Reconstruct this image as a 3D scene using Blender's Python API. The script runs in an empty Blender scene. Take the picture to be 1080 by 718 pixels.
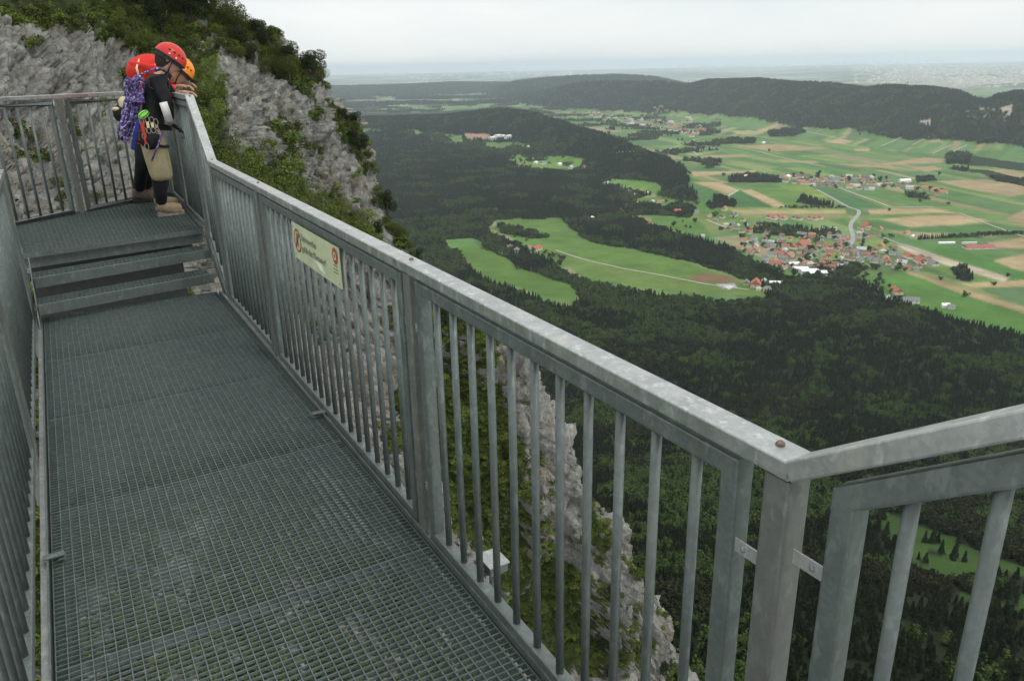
import bpy, math, random
import numpy as np
from mathutils import Vector, Matrix
random.seed(7); rng = np.random.default_rng(11)
PI = math.pi
scene = bpy.context.scene
COL = scene.collection
def R_(a): return math.radians(a)

# ------------------------------------------------------------------ camera
F, PITCH, ROLL, YAW, CH = 820.0, 19.5, -1.2, 29.7, 1.67
def basis():
    p, r, y = R_(PITCH), R_(ROLL), R_(YAW)
    fwd = np.array([math.sin(y)*math.cos(p), math.cos(y)*math.cos(p), -math.sin(p)])
    right = np.array([math.cos(y), -math.sin(y), 0]); up = np.cross(right, fwd)
    return right*math.cos(r)+up*math.sin(r), -right*math.sin(r)+up*math.cos(r), fwd
CR, CU, CF = basis(); CO = np.array([0, 0, CH])
def proj(P):
    d = np.asarray(P, float)-CO
    z = np.maximum(d@CF, 1e-3)
    return 540+F*(d@CR)/z, 359-F*(d@CU)/z
def ray(px, py):
    d = CR*(px-540)/F-CU*(py-359)/F+CF
    return d/np.linalg.norm(d)
def at_plane(px, py, z=0.0):
    d = ray(px, py); return CO+d*((z-CO[2])/d[2])
def at_y(px, py, Y):
    d = ray(px, py); return CO+d*((Y-CO[1])/d[1])
cam = bpy.data.cameras.new('camera'); camo = bpy.data.objects.new('camera', cam); COL.objects.link(camo)
cam.sensor_width = 36; cam.lens = F/1080*36; cam.clip_start = 0.05; cam.clip_end = 200000
M = Matrix(((CR[0], CU[0], -CF[0], 0), (CR[1], CU[1], -CF[1], 0), (CR[2], CU[2], -CF[2], CH), (0, 0, 0, 1)))
camo.matrix_world = M; scene.camera = camo

# ------------------------------------------------------------------ noise
def _hash(ix, iy, iz, s):
    h = (ix.astype(np.int64)*374761393+iy.astype(np.int64)*668265263+iz.astype(np.int64)*2147483647+s*1274126177) & 0xffffffff
    h = ((h ^ (h >> 13))*1274126177) & 0xffffffff
    h = ((h ^ (h >> 16))*2246822519) & 0xffffffff
    return ((h ^ (h >> 15)) & 0xffffff)/float(0xffffff)
def vnoise(x, y, z=None, s=0):
    x = np.asarray(x, float); y = np.asarray(y, float)
    z = np.zeros_like(x) if z is None else np.asarray(z, float)
    ix, iy, iz = np.floor(x), np.floor(y), np.floor(z)
    fx, fy, fz = x-ix, y-iy, z-iz
    fx, fy, fz = [f*f*f*(f*(f*6-15)+10) for f in (fx, fy, fz)]
    r = 0
    for a in (0, 1):
        for b in (0, 1):
            for c in (0, 1):
                w = (fx if a else 1-fx)*(fy if b else 1-fy)*(fz if c else 1-fz)
                r = r+w*_hash(ix+a, iy+b, iz+c, s)
    return r
def fbm(x, y, z=None, o=4, s=0, g=.5):
    r = 0; a = 1; t = 0
    for i in range(o):
        r = r+a*vnoise(x*2**i, y*2**i, None if z is None else z*2**i, s+i*7); t += a; a *= g
    return r/t
def ridged(x, y, z=None, o=4, s=0, g=.5):
    r = 0; a = 1; t = 0
    for i in range(o):
        r = r+a*(1-np.abs(2*vnoise(x*2**i, y*2**i, None if z is None else z*2**i, s+i*7)-1)); t += a; a *= g
    return r/t
def sstep(a, b, x):
    t = np.clip((x-a)/(b-a), 0, 1); return t*t*(3-2*t)

# ------------------------------------------------------------------ materials
def srgb(r, g, b):
    f = lambda c: (c/255/12.92) if c/255 <= .04045 else ((c/255+.055)/1.055)**2.4
    return (f(r), f(g), f(b))
class Mat:
    def __init__(s, name, rough=.6, metal=0, spec=.5):
        s.m = bpy.data.materials.new(name); s.m.use_nodes = True; s.n = s.m.node_tree.nodes; s.l = s.m.node_tree.links
        s.b = s.n['Principled BSDF']; s.b.inputs['Roughness'].default_value = rough; s.b.inputs['Metallic'].default_value = metal
        s.b.inputs['Specular IOR Level'].default_value = spec
        s.tc = None
    def coord(s, kind='Object', scale=(1, 1, 1), rot=(0, 0, 0)):
        if s.tc is None: s.tc = s.n.new('ShaderNodeTexCoord')
        mp = s.n.new('ShaderNodeMapping'); mp.inputs['Scale'].default_value = scale; mp.inputs['Rotation'].default_value = rot
        s.l.new(s.tc.outputs[kind], mp.inputs['Vector']); return mp.outputs[0]
    def noise(s, scale, detail=4, v=None, rough=.55):
        t = s.n.new('ShaderNodeTexNoise'); t.inputs['Scale'].default_value = scale; t.inputs['Detail'].default_value = detail
        t.inputs['Roughness'].default_value = rough
        s.l.new(v if v is not None else s.coord(), t.inputs['Vector']); return t.outputs['Fac']
    def voro(s, scale, v=None, out='Distance', feature='F1'):
        t = s.n.new('ShaderNodeTexVoronoi'); t.feature = feature; t.inputs['Scale'].default_value = scale
        s.l.new(v if v is not None else s.coord(), t.inputs['Vector']); return t.outputs[out]
    def ramp(s, fac, stops):
        r = s.n.new('ShaderNodeValToRGB'); e = r.color_ramp.elements
        while len(e) < len(stops): e.new(.5)
        for i, (p, c) in enumerate(stops):
            e[i].position = p; e[i].color = (c, c, c, 1) if isinstance(c, (int, float)) else (*c, 1)
        s.l.new(fac, r.inputs[0]); return r.outputs[0]
    def mix(s, fac, a, b, mode='MIX'):
        x = s.n.new('ShaderNodeMix'); x.data_type = 'RGBA'; x.blend_type = mode
        for k, v in (('Factor', fac), ('A', a), ('B', b)):
            i = [q for q in x.inputs if q.name == k and q.type == ('VALUE' if k == 'Factor' else 'RGBA')][0]
            if isinstance(v, (int, float)): i.default_value = v if k == 'Factor' else (v, v, v, 1)
            elif isinstance(v, tuple): i.default_value = (*v, 1)
            else: s.l.new(v, i)
        return [q for q in x.outputs if q.type == 'RGBA'][0]
    def math(s, op, a, b=0):
        x = s.n.new('ShaderNodeMath'); x.operation = op
        for i, v in enumerate((a, b)):
            if isinstance(v, (int, float)): x.inputs[i].default_value = v
            else: s.l.new(v, x.inputs[i])
        return x.outputs[0]
    def attr(s, name, out='Color'):
        a = s.n.new('ShaderNodeAttribute'); a.attribute_name = name; return a.outputs[out]
    def rand(s):
        return s.n.new('ShaderNodeObjectInfo').outputs['Random']
    def color(s, c):
        if isinstance(c, tuple): s.b.inputs['Base Color'].default_value = (*c, 1)
        else: s.l.new(c, s.b.inputs['Base Color'])
        return s
    def rough(s, r): s.l.new(r, s.b.inputs['Roughness']); return s
    def bump(s, h, strength=.3, dist=.01):
        b = s.n.new('ShaderNodeBump'); b.inputs['Strength'].default_value = strength; b.inputs['Distance'].default_value = dist
        s.l.new(h, b.inputs['Height']); s.l.new(b.outputs[0], s.b.inputs['Normal']); return s

def galv(name, base, warm=0.0, dark=.90, spangle=70, metal=.4, gl=0.0):
    m = Mat(name, .5, metal)
    v = m.coord('Object')
    sp = m.voro(spangle, v, 'Color')
    bw = m.n.new('ShaderNodeRGBToBW'); m.l.new(sp, bw.inputs[0])
    c1 = m.ramp(bw.outputs[0], [(.2, tuple(x*dark for x in base)), (.85, tuple(min(1, x*1.09) for x in base))])
    blot = m.ramp(m.noise(16, 7, m.coord('Object', (1, 1, .5)), .72), [(.40, 0), (.66, 1)])
    c2 = m.mix(m.math('MULTIPLY', blot, .55), c1, tuple(x*.60 for x in base))
    fl = m.ramp(m.noise(34, 4, m.coord('Object', (1, 1, .45)), .6), [(.56, 0), (.66, 1)])
    c2 = m.mix(m.math('MULTIPLY', fl, .42), c2, tuple(x*1.75 for x in base))
    st = m.ramp(m.noise(5, 4, m.coord('Object', (2.2, 2.2, .35))), [(.56, 0), (.72, 1)])
    c3 = m.mix(m.math('MULTIPLY', st, .35+warm), c2, (base[0]*1.5, base[1]*1.36, base[2]*1.15))
    if warm: c3 = m.mix(warm*.55, c3, (base[0]*1.35, base[1]*1.2, base[2]*1.0))
    m.color(c3); m.rough(m.ramp(m.noise(22, 3, v), [(.3, .38-gl), (.7, .62-gl)])); m.bump(m.noise(120, 3, v), .12, .002)
    return m.m
GB = (.140, .164, .154)
MT = {}
MT['rail'] = galv('galvanised_rail', GB, spangle=110)
MT['bar'] = galv('galvanised_bar', (.128, .150, .142), spangle=90)
MT['post'] = galv('weathered_post', (.175, .185, .170), warm=.18)
MT['hand'] = galv('galvanised_handrail', (.45, .465, .45), spangle=110, metal=.8, gl=.1)
MT['grate'] = galv('galvanised_grating', (.12, .155, .145))
MT['under'] = galv('dark_steel_and_shade', (.03, .034, .03))
MT['zinc'] = galv('bright_zinc', (.34, .36, .35), spangle=120)
mm = Mat('rusty_bolt', .7, .3); mm.color(mm.ramp(mm.noise(150), [(.3, (.10, .07, .05)), (.7, (.25, .16, .11))])); MT['bolt'] = mm.m
mm = Mat('bolt_zinc', .4, .7); mm.color(mm.ramp(mm.noise(150), [(.3, (.2, .2, .2)), (.7, (.4, .4, .39))])); MT['nut'] = mm.m

# ------------------------------------------------------------------ mesh builder
class MB:
    def __init__(s): s.v = []; s.f = []
    def add(s, vs, fs):
        o = len(s.v); s.v += [tuple(map(float, p)) for p in vs]; s.f += [tuple(i+o for i in f) for f in fs]; return s
    def box(s, c, h, ax=None):
        c = np.array(c, float); A = np.eye(3) if ax is None else np.array(ax, float)
        vs = [c+A[0]*h[0]*i+A[1]*h[1]*j+A[2]*h[2]*k for i in (-1, 1) for j in (-1, 1) for k in (-1, 1)]
        return s.add(vs, [(0, 1, 3, 2), (4, 6, 7, 5), (0, 4, 5, 1), (2, 3, 7, 6), (0, 2, 6, 4), (1, 5, 7, 3)])
    def sweep(s, pts, prof, up=(0, 0, 1), caps=True, closed=False):
        """profile (list of (side, up)) along a polyline with mitred joints"""
        P = [np.array(p, float) for p in pts]; n = len(P); k = len(prof); up = np.array(up, float); vs = []
        for i in range(n):
            a = P[i]-P[i-1] if (i > 0 or closed) else P[1]-P[0]
            b = P[(i+1) % n]-P[i] if (i < n-1 or closed) else a
            a = a/np.linalg.norm(a); b = b/np.linalg.norm(b); t = a+b; t = t/np.linalg.norm(t)
            side = np.cross(t, up); side = side/np.linalg.norm(side); u2 = np.cross(side, t)
            sc = 1/max(.35, float(a@t))
            bend = np.cross(a, b); horiz = abs(bend@up) > abs(bend@side)
            for (x, y) in prof:
                vs.append(P[i]+side*x*(sc if horiz else 1)+u2*y*(1 if horiz else sc))
        fs = []
        for i in range(n if closed else n-1):
            for j in range(k):
                a0 = i*k+j; a1 = i*k+(j+1) % k; i2 = (i+1) % n; b0 = i2*k+j; b1 = i2*k+(j+1) % k
                fs.append((a0, b0, b1, a1))
        if caps and not closed: fs += [tuple(range(k)), tuple(range((n-1)*k, n*k))[::-1]]
        return s.add(vs, fs)
    def tube(s, pts, r, n=10, up=None, caps=True, closed=False):
        d = np.array(pts[-1], float)-np.array(pts[0], float)
        if up is None: up = (0, 0, 1) if abs(d[2]) < .8*np.linalg.norm(d)+1e-9 else (0, 1, 0.01)
        return s.sweep(pts, [(r*math.cos(2*PI*i/n), r*math.sin(2*PI*i/n)) for i in range(n)], up, caps, closed)
    def ell(s, c, h, nu=14, nv=9, ax=None, jit=0, vmin=-PI/2, vmax=PI/2):
        c = np.array(c, float); A = np.eye(3) if ax is None else np.array(ax, float); vs = []; fs = []
        for j in range(nv+1):
            t = vmin+(vmax-vmin)*j/nv
            for i in range(nu):
                a = 2*PI*i/nu; q = 1+jit*(random.random()-.5)
                vs.append(c+q*(A[0]*h[0]*math.cos(t)*math.cos(a)+A[1]*h[1]*math.cos(t)*math.sin(a)+A[2]*h[2]*math.sin(t)))
        for j in range(nv):
            for i in range(nu):
                fs.append((j*nu+i, j*nu+(i+1) % nu, (j+1)*nu+(i+1) % nu, (j+1)*nu+i))
        return s.add(vs, fs)
    def mesh(s, name, mat, smooth=False):
        me = bpy.data.meshes.new(name); me.from_pydata(s.v, [], s.f); me.materials.append(mat)
        if smooth: me.shade_smooth()
        me.validate(); me.update(); return me
    def build(s, name, mat, parent=None, smooth=False):
        return link(bpy.data.objects.new(name, s.mesh(name, mat, smooth)), parent)
def rrect(w, h, c=.004, cy=0):
    w /= 2; h /= 2; q = c*.3
    return [(w, -h+c+cy), (w, h-c+cy), (w-q, h-q+cy), (w-c, h+cy), (-w+c, h+cy), (-w+q, h-q+cy), (-w, h-c+cy), (-w, -h+c+cy), (-w+q, -h+q+cy), (-w+c, -h+cy), (w-c, -h+cy), (w-q, -h+q+cy)]
def link(o, parent=None):
    COL.objects.link(o)
    if parent is not None: o.parent = parent
    return o
def tag(o, label=None, cat=None, group=None, kind=None):
    if label: o['label'] = label
    if cat: o['category'] = cat
    if group: o['group'] = group
    if kind: o['kind'] = kind
    return o
def empty(name, loc=(0, 0, 0), rz=0):
    o = bpy.data.objects.new(name, None); o.location = loc; o.rotation_euler = (0, 0, rz); o.empty_display_size = .1
    return link(o)
def copy_tree(o, parent=None):
    c = o.copy(); link(c, parent)
    for ch in [x for x in ALLCH.get(o.name, [])]: copy_tree(ch, c)
    return c
ALLCH = {}
def npmesh(name, V, Fq, mat, smooth=True, attrs=None):
    """fast mesh from numpy arrays of vertices and quads/tris"""
    me = bpy.data.meshes.new(name); n = len(V); k = Fq.shape[1]; m = len(Fq)
    me.vertices.add(n); me.vertices.foreach_set('co', np.ascontiguousarray(V, dtype=np.float32).ravel())
    me.loops.add(m*k); me.loops.foreach_set('vertex_index', np.ascontiguousarray(Fq, dtype=np.int32).ravel())
    me.polygons.add(m); me.polygons.foreach_set('loop_start', np.arange(0, m*k, k, dtype=np.int32))
    me.polygons.foreach_set('use_smooth', np.full(m, smooth))
    me.materials.append(mat)
    for an, (ty, data) in (attrs or {}).items():
        a = me.attributes.new(an, ty, 'POINT')
        a.data.foreach_set('color' if 'COLOR' in ty else 'vector' if ty == 'FLOAT_VECTOR' else 'value', np.ascontiguousarray(data, dtype=np.int32 if ty == 'INT' else np.float32).ravel())
    me.update(calc_edges=True); return me

exec_parts = True
# ================================================================== RAILINGS AND DECK
def upright_bracket(mb, bolts, p, along, z):
    """flat tab with a bolt between post and panel upright at p"""
def railing(name, label, P0, P1, z0, z1, posts, panels, spacing=.12, handrail=True, inward=(-1, 0), hr_pts=None, base=(0.0, 0.0), bottom=.03, group='galvanised railings of the viewing platform'):
    """vertical railing run from plan point P0 to P1; z0,z1 handrail top heights at the ends; base floor heights at the ends.
    posts: distances along; panels: list of (d0,d1)."""
    P0 = np.array(P0, float); P1 = np.array(P1, float); L = np.linalg.norm(P1-P0); t = (P1-P0)/L; inn = np.array(inward, float)
    root = empty(name, (P0[0], P0[1], base[0])); tag(root, label, 'railing', group)
    O = np.array([P0[0], P0[1], base[0]])
    def pt(d, z): return np.array([*(P0+t*d), z])-O
    top = lambda d: z0+(z1-z0)*d/L
    flo = lambda d: base[0]+(base[1]-base[0])*d/L
    ax3 = lambda: np.array([[t[0], t[1], 0], [inn[0], inn[1], 0], [0, 0, 1]])
    if handrail:
        pts = hr_pts if hr_pts is not None else [pt(-.0, z0-.02), pt(L, z1-.02)]
        if hr_pts is not None: pts = [np.array(p)-O for p in hr_pts]
        MB().sweep(pts, rrect(.064, .036, .004)).build('handrail', MT['hand'], root)
    for d in posts:
        bd = .03 if abs(d) < .02 else d; zt = top(d)-.043; zb = flo(d)-.28
        mb = MB(); c = pt(d, 0)[:2]
        # rounded square tube post
        mb.sweep([(c[0], c[1], zb-O[2]), (c[0], c[1], zt-O[2])], rrect(.055, .055, .006), up=(t[0], t[1], 0))
        po = mb.build('post', MT['post'], root)
        hb = MB().ell(pt(bd, top(d)+.001), (.0085, .0085, .007), 8, 3, vmin=0)
        hb.build('bolt_head', MT['bolt'], po)
    nb = 0
    for (a, b) in panels:
        zt = lambda d: top(d)-.076; zb = lambda d: flo(d)+bottom
        fr = MB(); pr = rrect(.042, .042, .005)
        fr.sweep([pt(a+.019, zb(a)+.0), pt(a+.019, zt(a)), pt(b-.019, zt(b)), pt(b-.019, zb(b))], pr, up=(inn[0], inn[1], 0.0), closed=True)
        fr.build('panel_frame', MT['rail'], root)
        n = max(1, int(round((b-a)/spacing)))
        for i in range(1, n):
            d = a+(b-a)*i/n
            MB().tube([pt(d, zb(d)+.015), pt(d, zt(d)-.015)], .0115, 12, up=(t[0], t[1], 0)).build('baluster', MT['bar'], root, smooth=False if False else True)
            nb += 1
        for d, sg in ((a, -1), (b, 1)):
            for frac in (.16, .80):
                z = zt(d)-frac*(zt(d)-zb(d)); g = .012
                tb = MB().box(pt(d+sg*.030, z)+np.array([*inn, 0])*.012, (.034, .0018, .0135), ax3())
                to = tb.build('bracket', MT['zinc'], root)
                MB().ell(pt(d+sg*.024, z)+np.array([*inn, 0])*.0145, (.006, .004, .006), 8, 4, ax=ax3()).build('bolt', MT['nut'], to)
    return root
RX = 1.0
RC = .968; CORNER = (RC, .765)
# lower right run, from the near corner forward to the foot of the steps
KY = 6.13
railing('railing', 'long galvanised railing down the right side of the walkway carrying the small sign', CORNER, (RX, KY), 1.06, 1.06,
        [0.008, 1.62, 3.88, KY-.77], [(.10, 1.555), (1.685, 3.815), (3.945, KY-.77-.06)],
        hr_pts=[(RC-.006, .745, 1.042), (RX-.004, KY, 1.042)])
# front run, from the corner to the right
railing('railing', 'galvanised railing rising steeply towards the viewer at the right edge, beyond the rusty bolt corner', (RC, .745), (RC, -.9), 1.06, 2.16,
        [1.5], [(.075, 1.44)], spacing=.115, base=(0, 1.1), hr_pts=[(RC-.006, .7451, 1.042), (RC-.006, -.9, 2.142)])
# flight of steps
SY = 6.86
railing('railing', 'short sloping railing that climbs beside the two steps', (RX, KY), (RX+.02, SY), 1.06, 1.50,
        [SY-KY-.02], [(.04, SY-KY-.07)], base=(0, .42), hr_pts=[(RX, KY, 1.04), (RX+.02, SY, 1.48)])
FCX, FCY = 1.06, 9.2
railing('railing', 'galvanised side railing the two climbers lean on', (RX+.02, SY), (FCX, FCY), 1.50, 1.50,
        [1.25, 2.31], [(.04, 1.19), (1.31, 2.25)], base=(.42, .42), hr_pts=[(RX+.02, SY, 1.48), (FCX, FCY+.03, 1.48)])
LCX, LCY = -.42, 8.08
d_ = np.array([LCX-FCX, LCY-FCY]); Lf = float(np.linalg.norm(d_))
far = (FCX+d_[0]/Lf*2.6, FCY+d_[1]/Lf*2.6)
railing('railing', 'galvanised far railing in front of the rock face behind the climbers', (FCX, FCY), far, 1.50, 1.50,
        [1.16], [(.05, 1.09), (1.23, 2.5)], inward=(-.6, -.8), base=(.42, .42), hr_pts=[(FCX, FCY, 1.4801), (far[0], far[1], 1.4801)])
# left run (seen along its own plane)
LX = -.345
railing('railing', 'galvanised left railing seen edge on beside the grating', (LX, -.9), (LX-.0, 6.5), 1.06, 1.06,
        [.05, 2.45, 4.9, 7.3], [(.12, 2.38), (2.52, 4.83), (4.97, 7.23)], inward=(1, 0), hr_pts=[(LX, -.9, 1.04), (LX, 6.5, 1.04)])
railing('railing', 'galvanised left railing up on the raised platform', (LX-.02, 6.95), (LCX-.06, 8.2), 1.50, 1.50,
        [0.05], [(.11, 1.2)], inward=(1, 0), base=(.42, .42), hr_pts=[(LX-.02, 6.9, 1.48), (LCX-.06, 8.2, 1.48)])

# grating decks
def bilerp(q, u, v):
    a, b, c, d = [np.array(p, float) for p in q]       # near-left, near-right, far-right, far-left
    return (a*(1-u)+b*u)*(1-v)+(d*(1-u)+c*u)*v
def grating(root, q, z, nlong, ncross, seams=(), hb=.04):
    mb = MB()
    def bar(p, r, w, h, zt):
        p = np.array([*p, 0]); r = np.array([*r, 0]); t = (r-p)/np.linalg.norm(r-p); s = np.cross(t, (0, 0, 1))
        mb.box((p+r)/2+np.array([0, 0, zt-h/2]), (np.linalg.norm(r-p)/2, w/2, h/2), [t, s, (0, 0, 1)])
    for i in range(nlong+1): bar(bilerp(q, i/nlong, 0), bilerp(q, i/nlong, 1), .0032, hb, z)
    g = mb.build('bearing_bars', MT['grate'], root)
    mb = MB()
    for j in range(ncross+1): bar(bilerp(q, 0, j/ncross), bilerp(q, 1, j/ncross), .0036, .009, z-.0012)
    mb.build('cross_bars', MT['grate'], root)
    mb = MB()
    for sv in seams: bar(bilerp(q, 0, sv), bilerp(q, 1, sv), .0062, hb+.002, z+.0006); mb.build('seam_bar', MT['grate'], root); mb = MB()
def kerb(root, a, b, z, out, h=.022):
    """angle strip with a raised lip along the deck edge and a ledge outside it"""
    t = np.array([b[0]-a[0], b[1]-a[1]]); L = np.linalg.norm(t); t = t/L; c = (np.array(a)+np.array(b))/2; o = np.array(out, float)
    ax = [(t[0], t[1], 0), (o[0], o[1], 0), (0, 0, 1)]
    m = MB().box((*(c), z+h/2-.02), (L/2, .003, h/2+.02), ax)
    m.build('kerb_strip', MT['rail'], root)
    m = MB().box((*(c+o*.014), z+.004), (L/2, .011, .0035), ax); m.build('kerb_ledge', MT['hand'], root)
dk = empty('grating_deck', (0, 0, 0)); tag(dk, 'long lower walkway deck of open steel grating', 'grating deck', 'steel grating decks')
DXL, DXR, DY0, DY1 = -.285, .949, -1.2, 6.42
q = [(DXL+.012, DY0), (DXR-.012, DY0), (DXR-.012, DY1), (DXL+.012, DY1)]
Ld = DY1-DY0
grating(dk, q, 0, int(round((DXR-DXL-.024)/.033)), int(round(Ld/.0255)), seams=[(y-DY0)/Ld for y in (.3, 1.3, 2.292, 3.31, 4.335, 5.33)])
kerb(dk, (DXL, DY0), (DXL, DY1), 0, (-1, 0)); kerb(dk, (DXR, DY0), (DXR, DY1-.05), 0, (1, 0))
for (x, y, s) in ((DXL, 2.93, 1), (DXR, 3.63, -1)):
    c = MB().box((x+s*.02, y, .0215+.003), (.034, .017, .002)); c.box((x+s*.045, y, .012), (.012, .024, .002)); c.box((x+s*.03, y+.012, .018), (.003, .004, .006))
    c.build('hold_down_clip', MT['rail'], dk)
sb = MB()
for x in (-.255, .92):
    MB().box((x, 2.6, -.14), (.02, 3.75, .08)).build('support_beam', MT['grate'], dk)
sc_ = MB()
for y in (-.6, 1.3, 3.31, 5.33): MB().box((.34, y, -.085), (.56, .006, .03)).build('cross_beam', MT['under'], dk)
# raised platform
pl = empty('grating_deck', (0, 0, .42)); tag(pl, 'raised grating platform the two climbers stand on', 'grating deck', 'steel grating decks')
PA, PB, PC, PD = (-.325, 6.72), (.975, 6.93), (1.045, 9.18), (-.41, 8.1)
grating(pl, [PA, PB, PC, PD], 0, 40, 78)
def edge_box(a, b, z, h, w, name, mat, root, off=0.0):
    a = np.array(a, float); b = np.array(b, float); t = (b-a)/np.linalg.norm(b-a); s = np.array([t[1], -t[0]])
    c = (a+b)/2+s*off
    MB().box((*c, z-h/2), (np.linalg.norm(b-a)/2, w/2, h/2), [(t[0], t[1], 0), (s[0], s[1], 0), (0, 0, 1)]).build(name, mat, root)
edge_box(PA, PB, .004, .040, .005, 'front_strip', MT['rail'], pl, .004)
edge_box(PA, PB, -.045, .075, .05, 'front_beam', MT['rail'], pl, -.06)
edge_box(PD, PC, .012, .05, .006, 'edge_strip', MT['rail'], pl, -.004)
edge_box((-.33, 7.2), (1.0, 7.5), -.05, .1, .06, 'cross_beam', MT['grate'], pl)
MB().box((.235, 7.02, -.33), (.555, .02, .27)).build('gap_shade_plate', MT['under'], pl); MB().box((.3, 8.0, -.2), (.6, .9, .04)).build('under_plate', MT['under'], pl)  # dark plate added behind the steps so their gaps look shaded
kerb(pl, PB, PC, 0, (1, 0)); kerb(pl, PA, PD, 0, (-1, 0))
# steps
st = empty('metal_steps', (.33, 6.4, 0)); tag(st, 'two open metal steps up to the raised platform', 'steps')
O3 = np.array([.33, 6.4, 0])
def step(a, b, z, dep=.24):
    a = np.array(a, float); b = np.array(b, float); t = (b-a)/np.linalg.norm(b-a); f = np.array([-t[1], t[0]])
    qd = [a+f*.006, b+f*.006, b+f*dep, a+f*dep]
    r = bpy.data.objects.new('step', None); link(r, st)
    mb = MB()
    n = 40; 
    for i in range(n+1):
        p0 = bilerp(qd, i/n, 0); p1 = bilerp(qd, i/n, 1); mb.box((*((p0+p1)/2-O3[:2]), z-.016), (.0016, dep/2-.004, .0155))
    for j in range(1, 9):
        p0 = bilerp(qd, 0, j/9); p1 = bilerp(qd, 1, j/9); c = (p0+p1)/2-O3[:2]
        mb.box((*c, z-.006), (np.linalg.norm(p1-p0)/2, .0018, .005), [(t[0], t[1], 0), (f[0], f[1], 0), (0, 0, 1)])
    mb.build('tread', MT['grate'], r)
    c = (a+b)/2-O3[:2]; L = np.linalg.norm(b-a)/2
    ax = [(t[0], t[1], 0), (f[0], f[1], 0), (0, 0, 1)]
    m = MB().box((*c, z-.034), (L, .003, .034), ax); m.box((*(c+f*.012), z+.002), (L, .012, .0022), ax)
    m.build('nosing', MT['rail'], r)
    m = MB().box((*(c+f*dep), z-.03), (L, .003, .03), ax); m.build('rear_strip', MT['grate'], r)
step((-.285, 6.20), (.935, 6.44), .14); step((-.285, 6.45), (.97, 6.72), .28)
for (x, y0) in ((-.30, 6.05), (.985, 6.25)):
    m = MB(); m.add([(x+dx-O3[0], y0-O3[1]+yy, zz) for dx in (0, .008) for (yy, zz) in ((0, .0), (.62, .40), (.62, .30), (.10, -.06))],
          [(0, 1, 2, 3), (7, 6, 5, 4), (0, 4, 5, 1), (1, 5, 6, 2), (2, 6, 7, 3), (3, 7, 4, 0)])
    m.build('stringer', MT['rail'], st)
# small white box outside the railing
wb = empty('junction_box', (1.09, 2.08, -.02)); tag(wb, 'small white metal box fixed outside the right railing near the deck', 'box')
MB().sweep([(0, -.045, .02), (0, .045, .02)], rrect(.07, .035, .005)).build('housing', MT['rail'], wb)
MB().box((0, 0, .040), (.04, .052, .002), [(1, 0, 0), (0, 1, 0), (0, 0, 1)]).build('lid', MT['zinc'], wb)
MB().box((-.04, 0, -.04), (.006, .03, .04)).box((-.05, 0, -.08), (.03, .03, .005)).build('bracket', MT['nut'], wb)

# sign
mm = Mat('sign_face', .45); mm.color(mm.mix(mm.ramp(mm.noise(12, 4), [(.35, 0), (.75, 1)]), srgb(180, 188, 150), srgb(200, 205, 172))); MT['sign'] = mm.m
mm = Mat('sign_red', .5); mm.color(mm.ramp(mm.noise(90), [(.3, srgb(150, 70, 45)), (.7, srgb(178, 88, 55))])); MT['sred'] = mm.m
mm = Mat('sign_ink', .6); mm.color(mm.ramp(mm.noise(90), [(.3, srgb(88, 92, 72)), (.7, srgb(112, 116, 92))])); MT['ink'] = mm.m
mm = Mat('sign_white', .4); mm.color(mm.ramp(mm.noise(30), [(.3, srgb(222, 226, 200)), (.7, srgb(238, 240, 222))])); MT['swhite'] = mm.m
sg = empty('sign', (.946, 3.44, .886)); tag(sg, 'pale green notice board with a red prohibition ring tied to the right railing', 'sign')
SW, SH = .36, .088
MB().box((0, 0, 0), (.0018, SW, SH)).build('board', MT['sign'], sg)
def disc(cy, cz, r, r2, name, mat, x=-.0035):
    n = 32; vs = []; fs = []
    for k in range(n):
        a = 2*PI*k/n
        vs += [(x, cy+r*math.cos(a), cz+r*math.sin(a)), (x, cy+r2*math.cos(a), cz+r2*math.sin(a))]
    for k in range(n):
        a, b = 2*k, 2*((k+1) % n); fs.append((a, b, b+1, a+1))
    if r2 == 0: fs = [tuple(2*k for k in range(n))]
    me = MB().add(vs, fs); return me.build(name, mat, sg)
disc(.275, .008, .058, .046, 'prohibition_ring', MT['sred']); disc(.275, .008, .046, 0, 'ring_field', MT['sign'], -.003)
m = MB(); m.ell((-.0045, .275, .036), (.001, .012, .012), 10, 6)
m.add([(-.0045, .275+y, .008+z) for (y, z) in ((.02, .012), (.004, .022), (-.016, .008), (-.01, -.03), (-.026, -.03), (.0, -.032), (.012, -.012), (.03, -.014))], [(0, 1, 2, 3, 5, 6, 7)])
m.build('pictogram', MT['ink'], sg)
MB().box((-.0062, .275, .008), (.0005, .005, .05), [(1, 0, 0), (0, math.cos(.78), math.sin(.78)), (0, -math.sin(.78), math.cos(.78))]).build('ring_bar', MT['sred'], sg)
disc(-.305, .045, .036, 0, 'round_emblem', MT['sred']); disc(-.305, .045, .018, .010, 'emblem_mark', MT['sign'], -.0045)
m = MB(); 
m.add([(-.003, .03, -.02), (-.003, -.09, -.028), (-.003, -.14, -.07), (-.003, -.06, -.066)], [(0, 1, 2, 3)]); m.build('pale_patch', MT['swhite'], sg)
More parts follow.
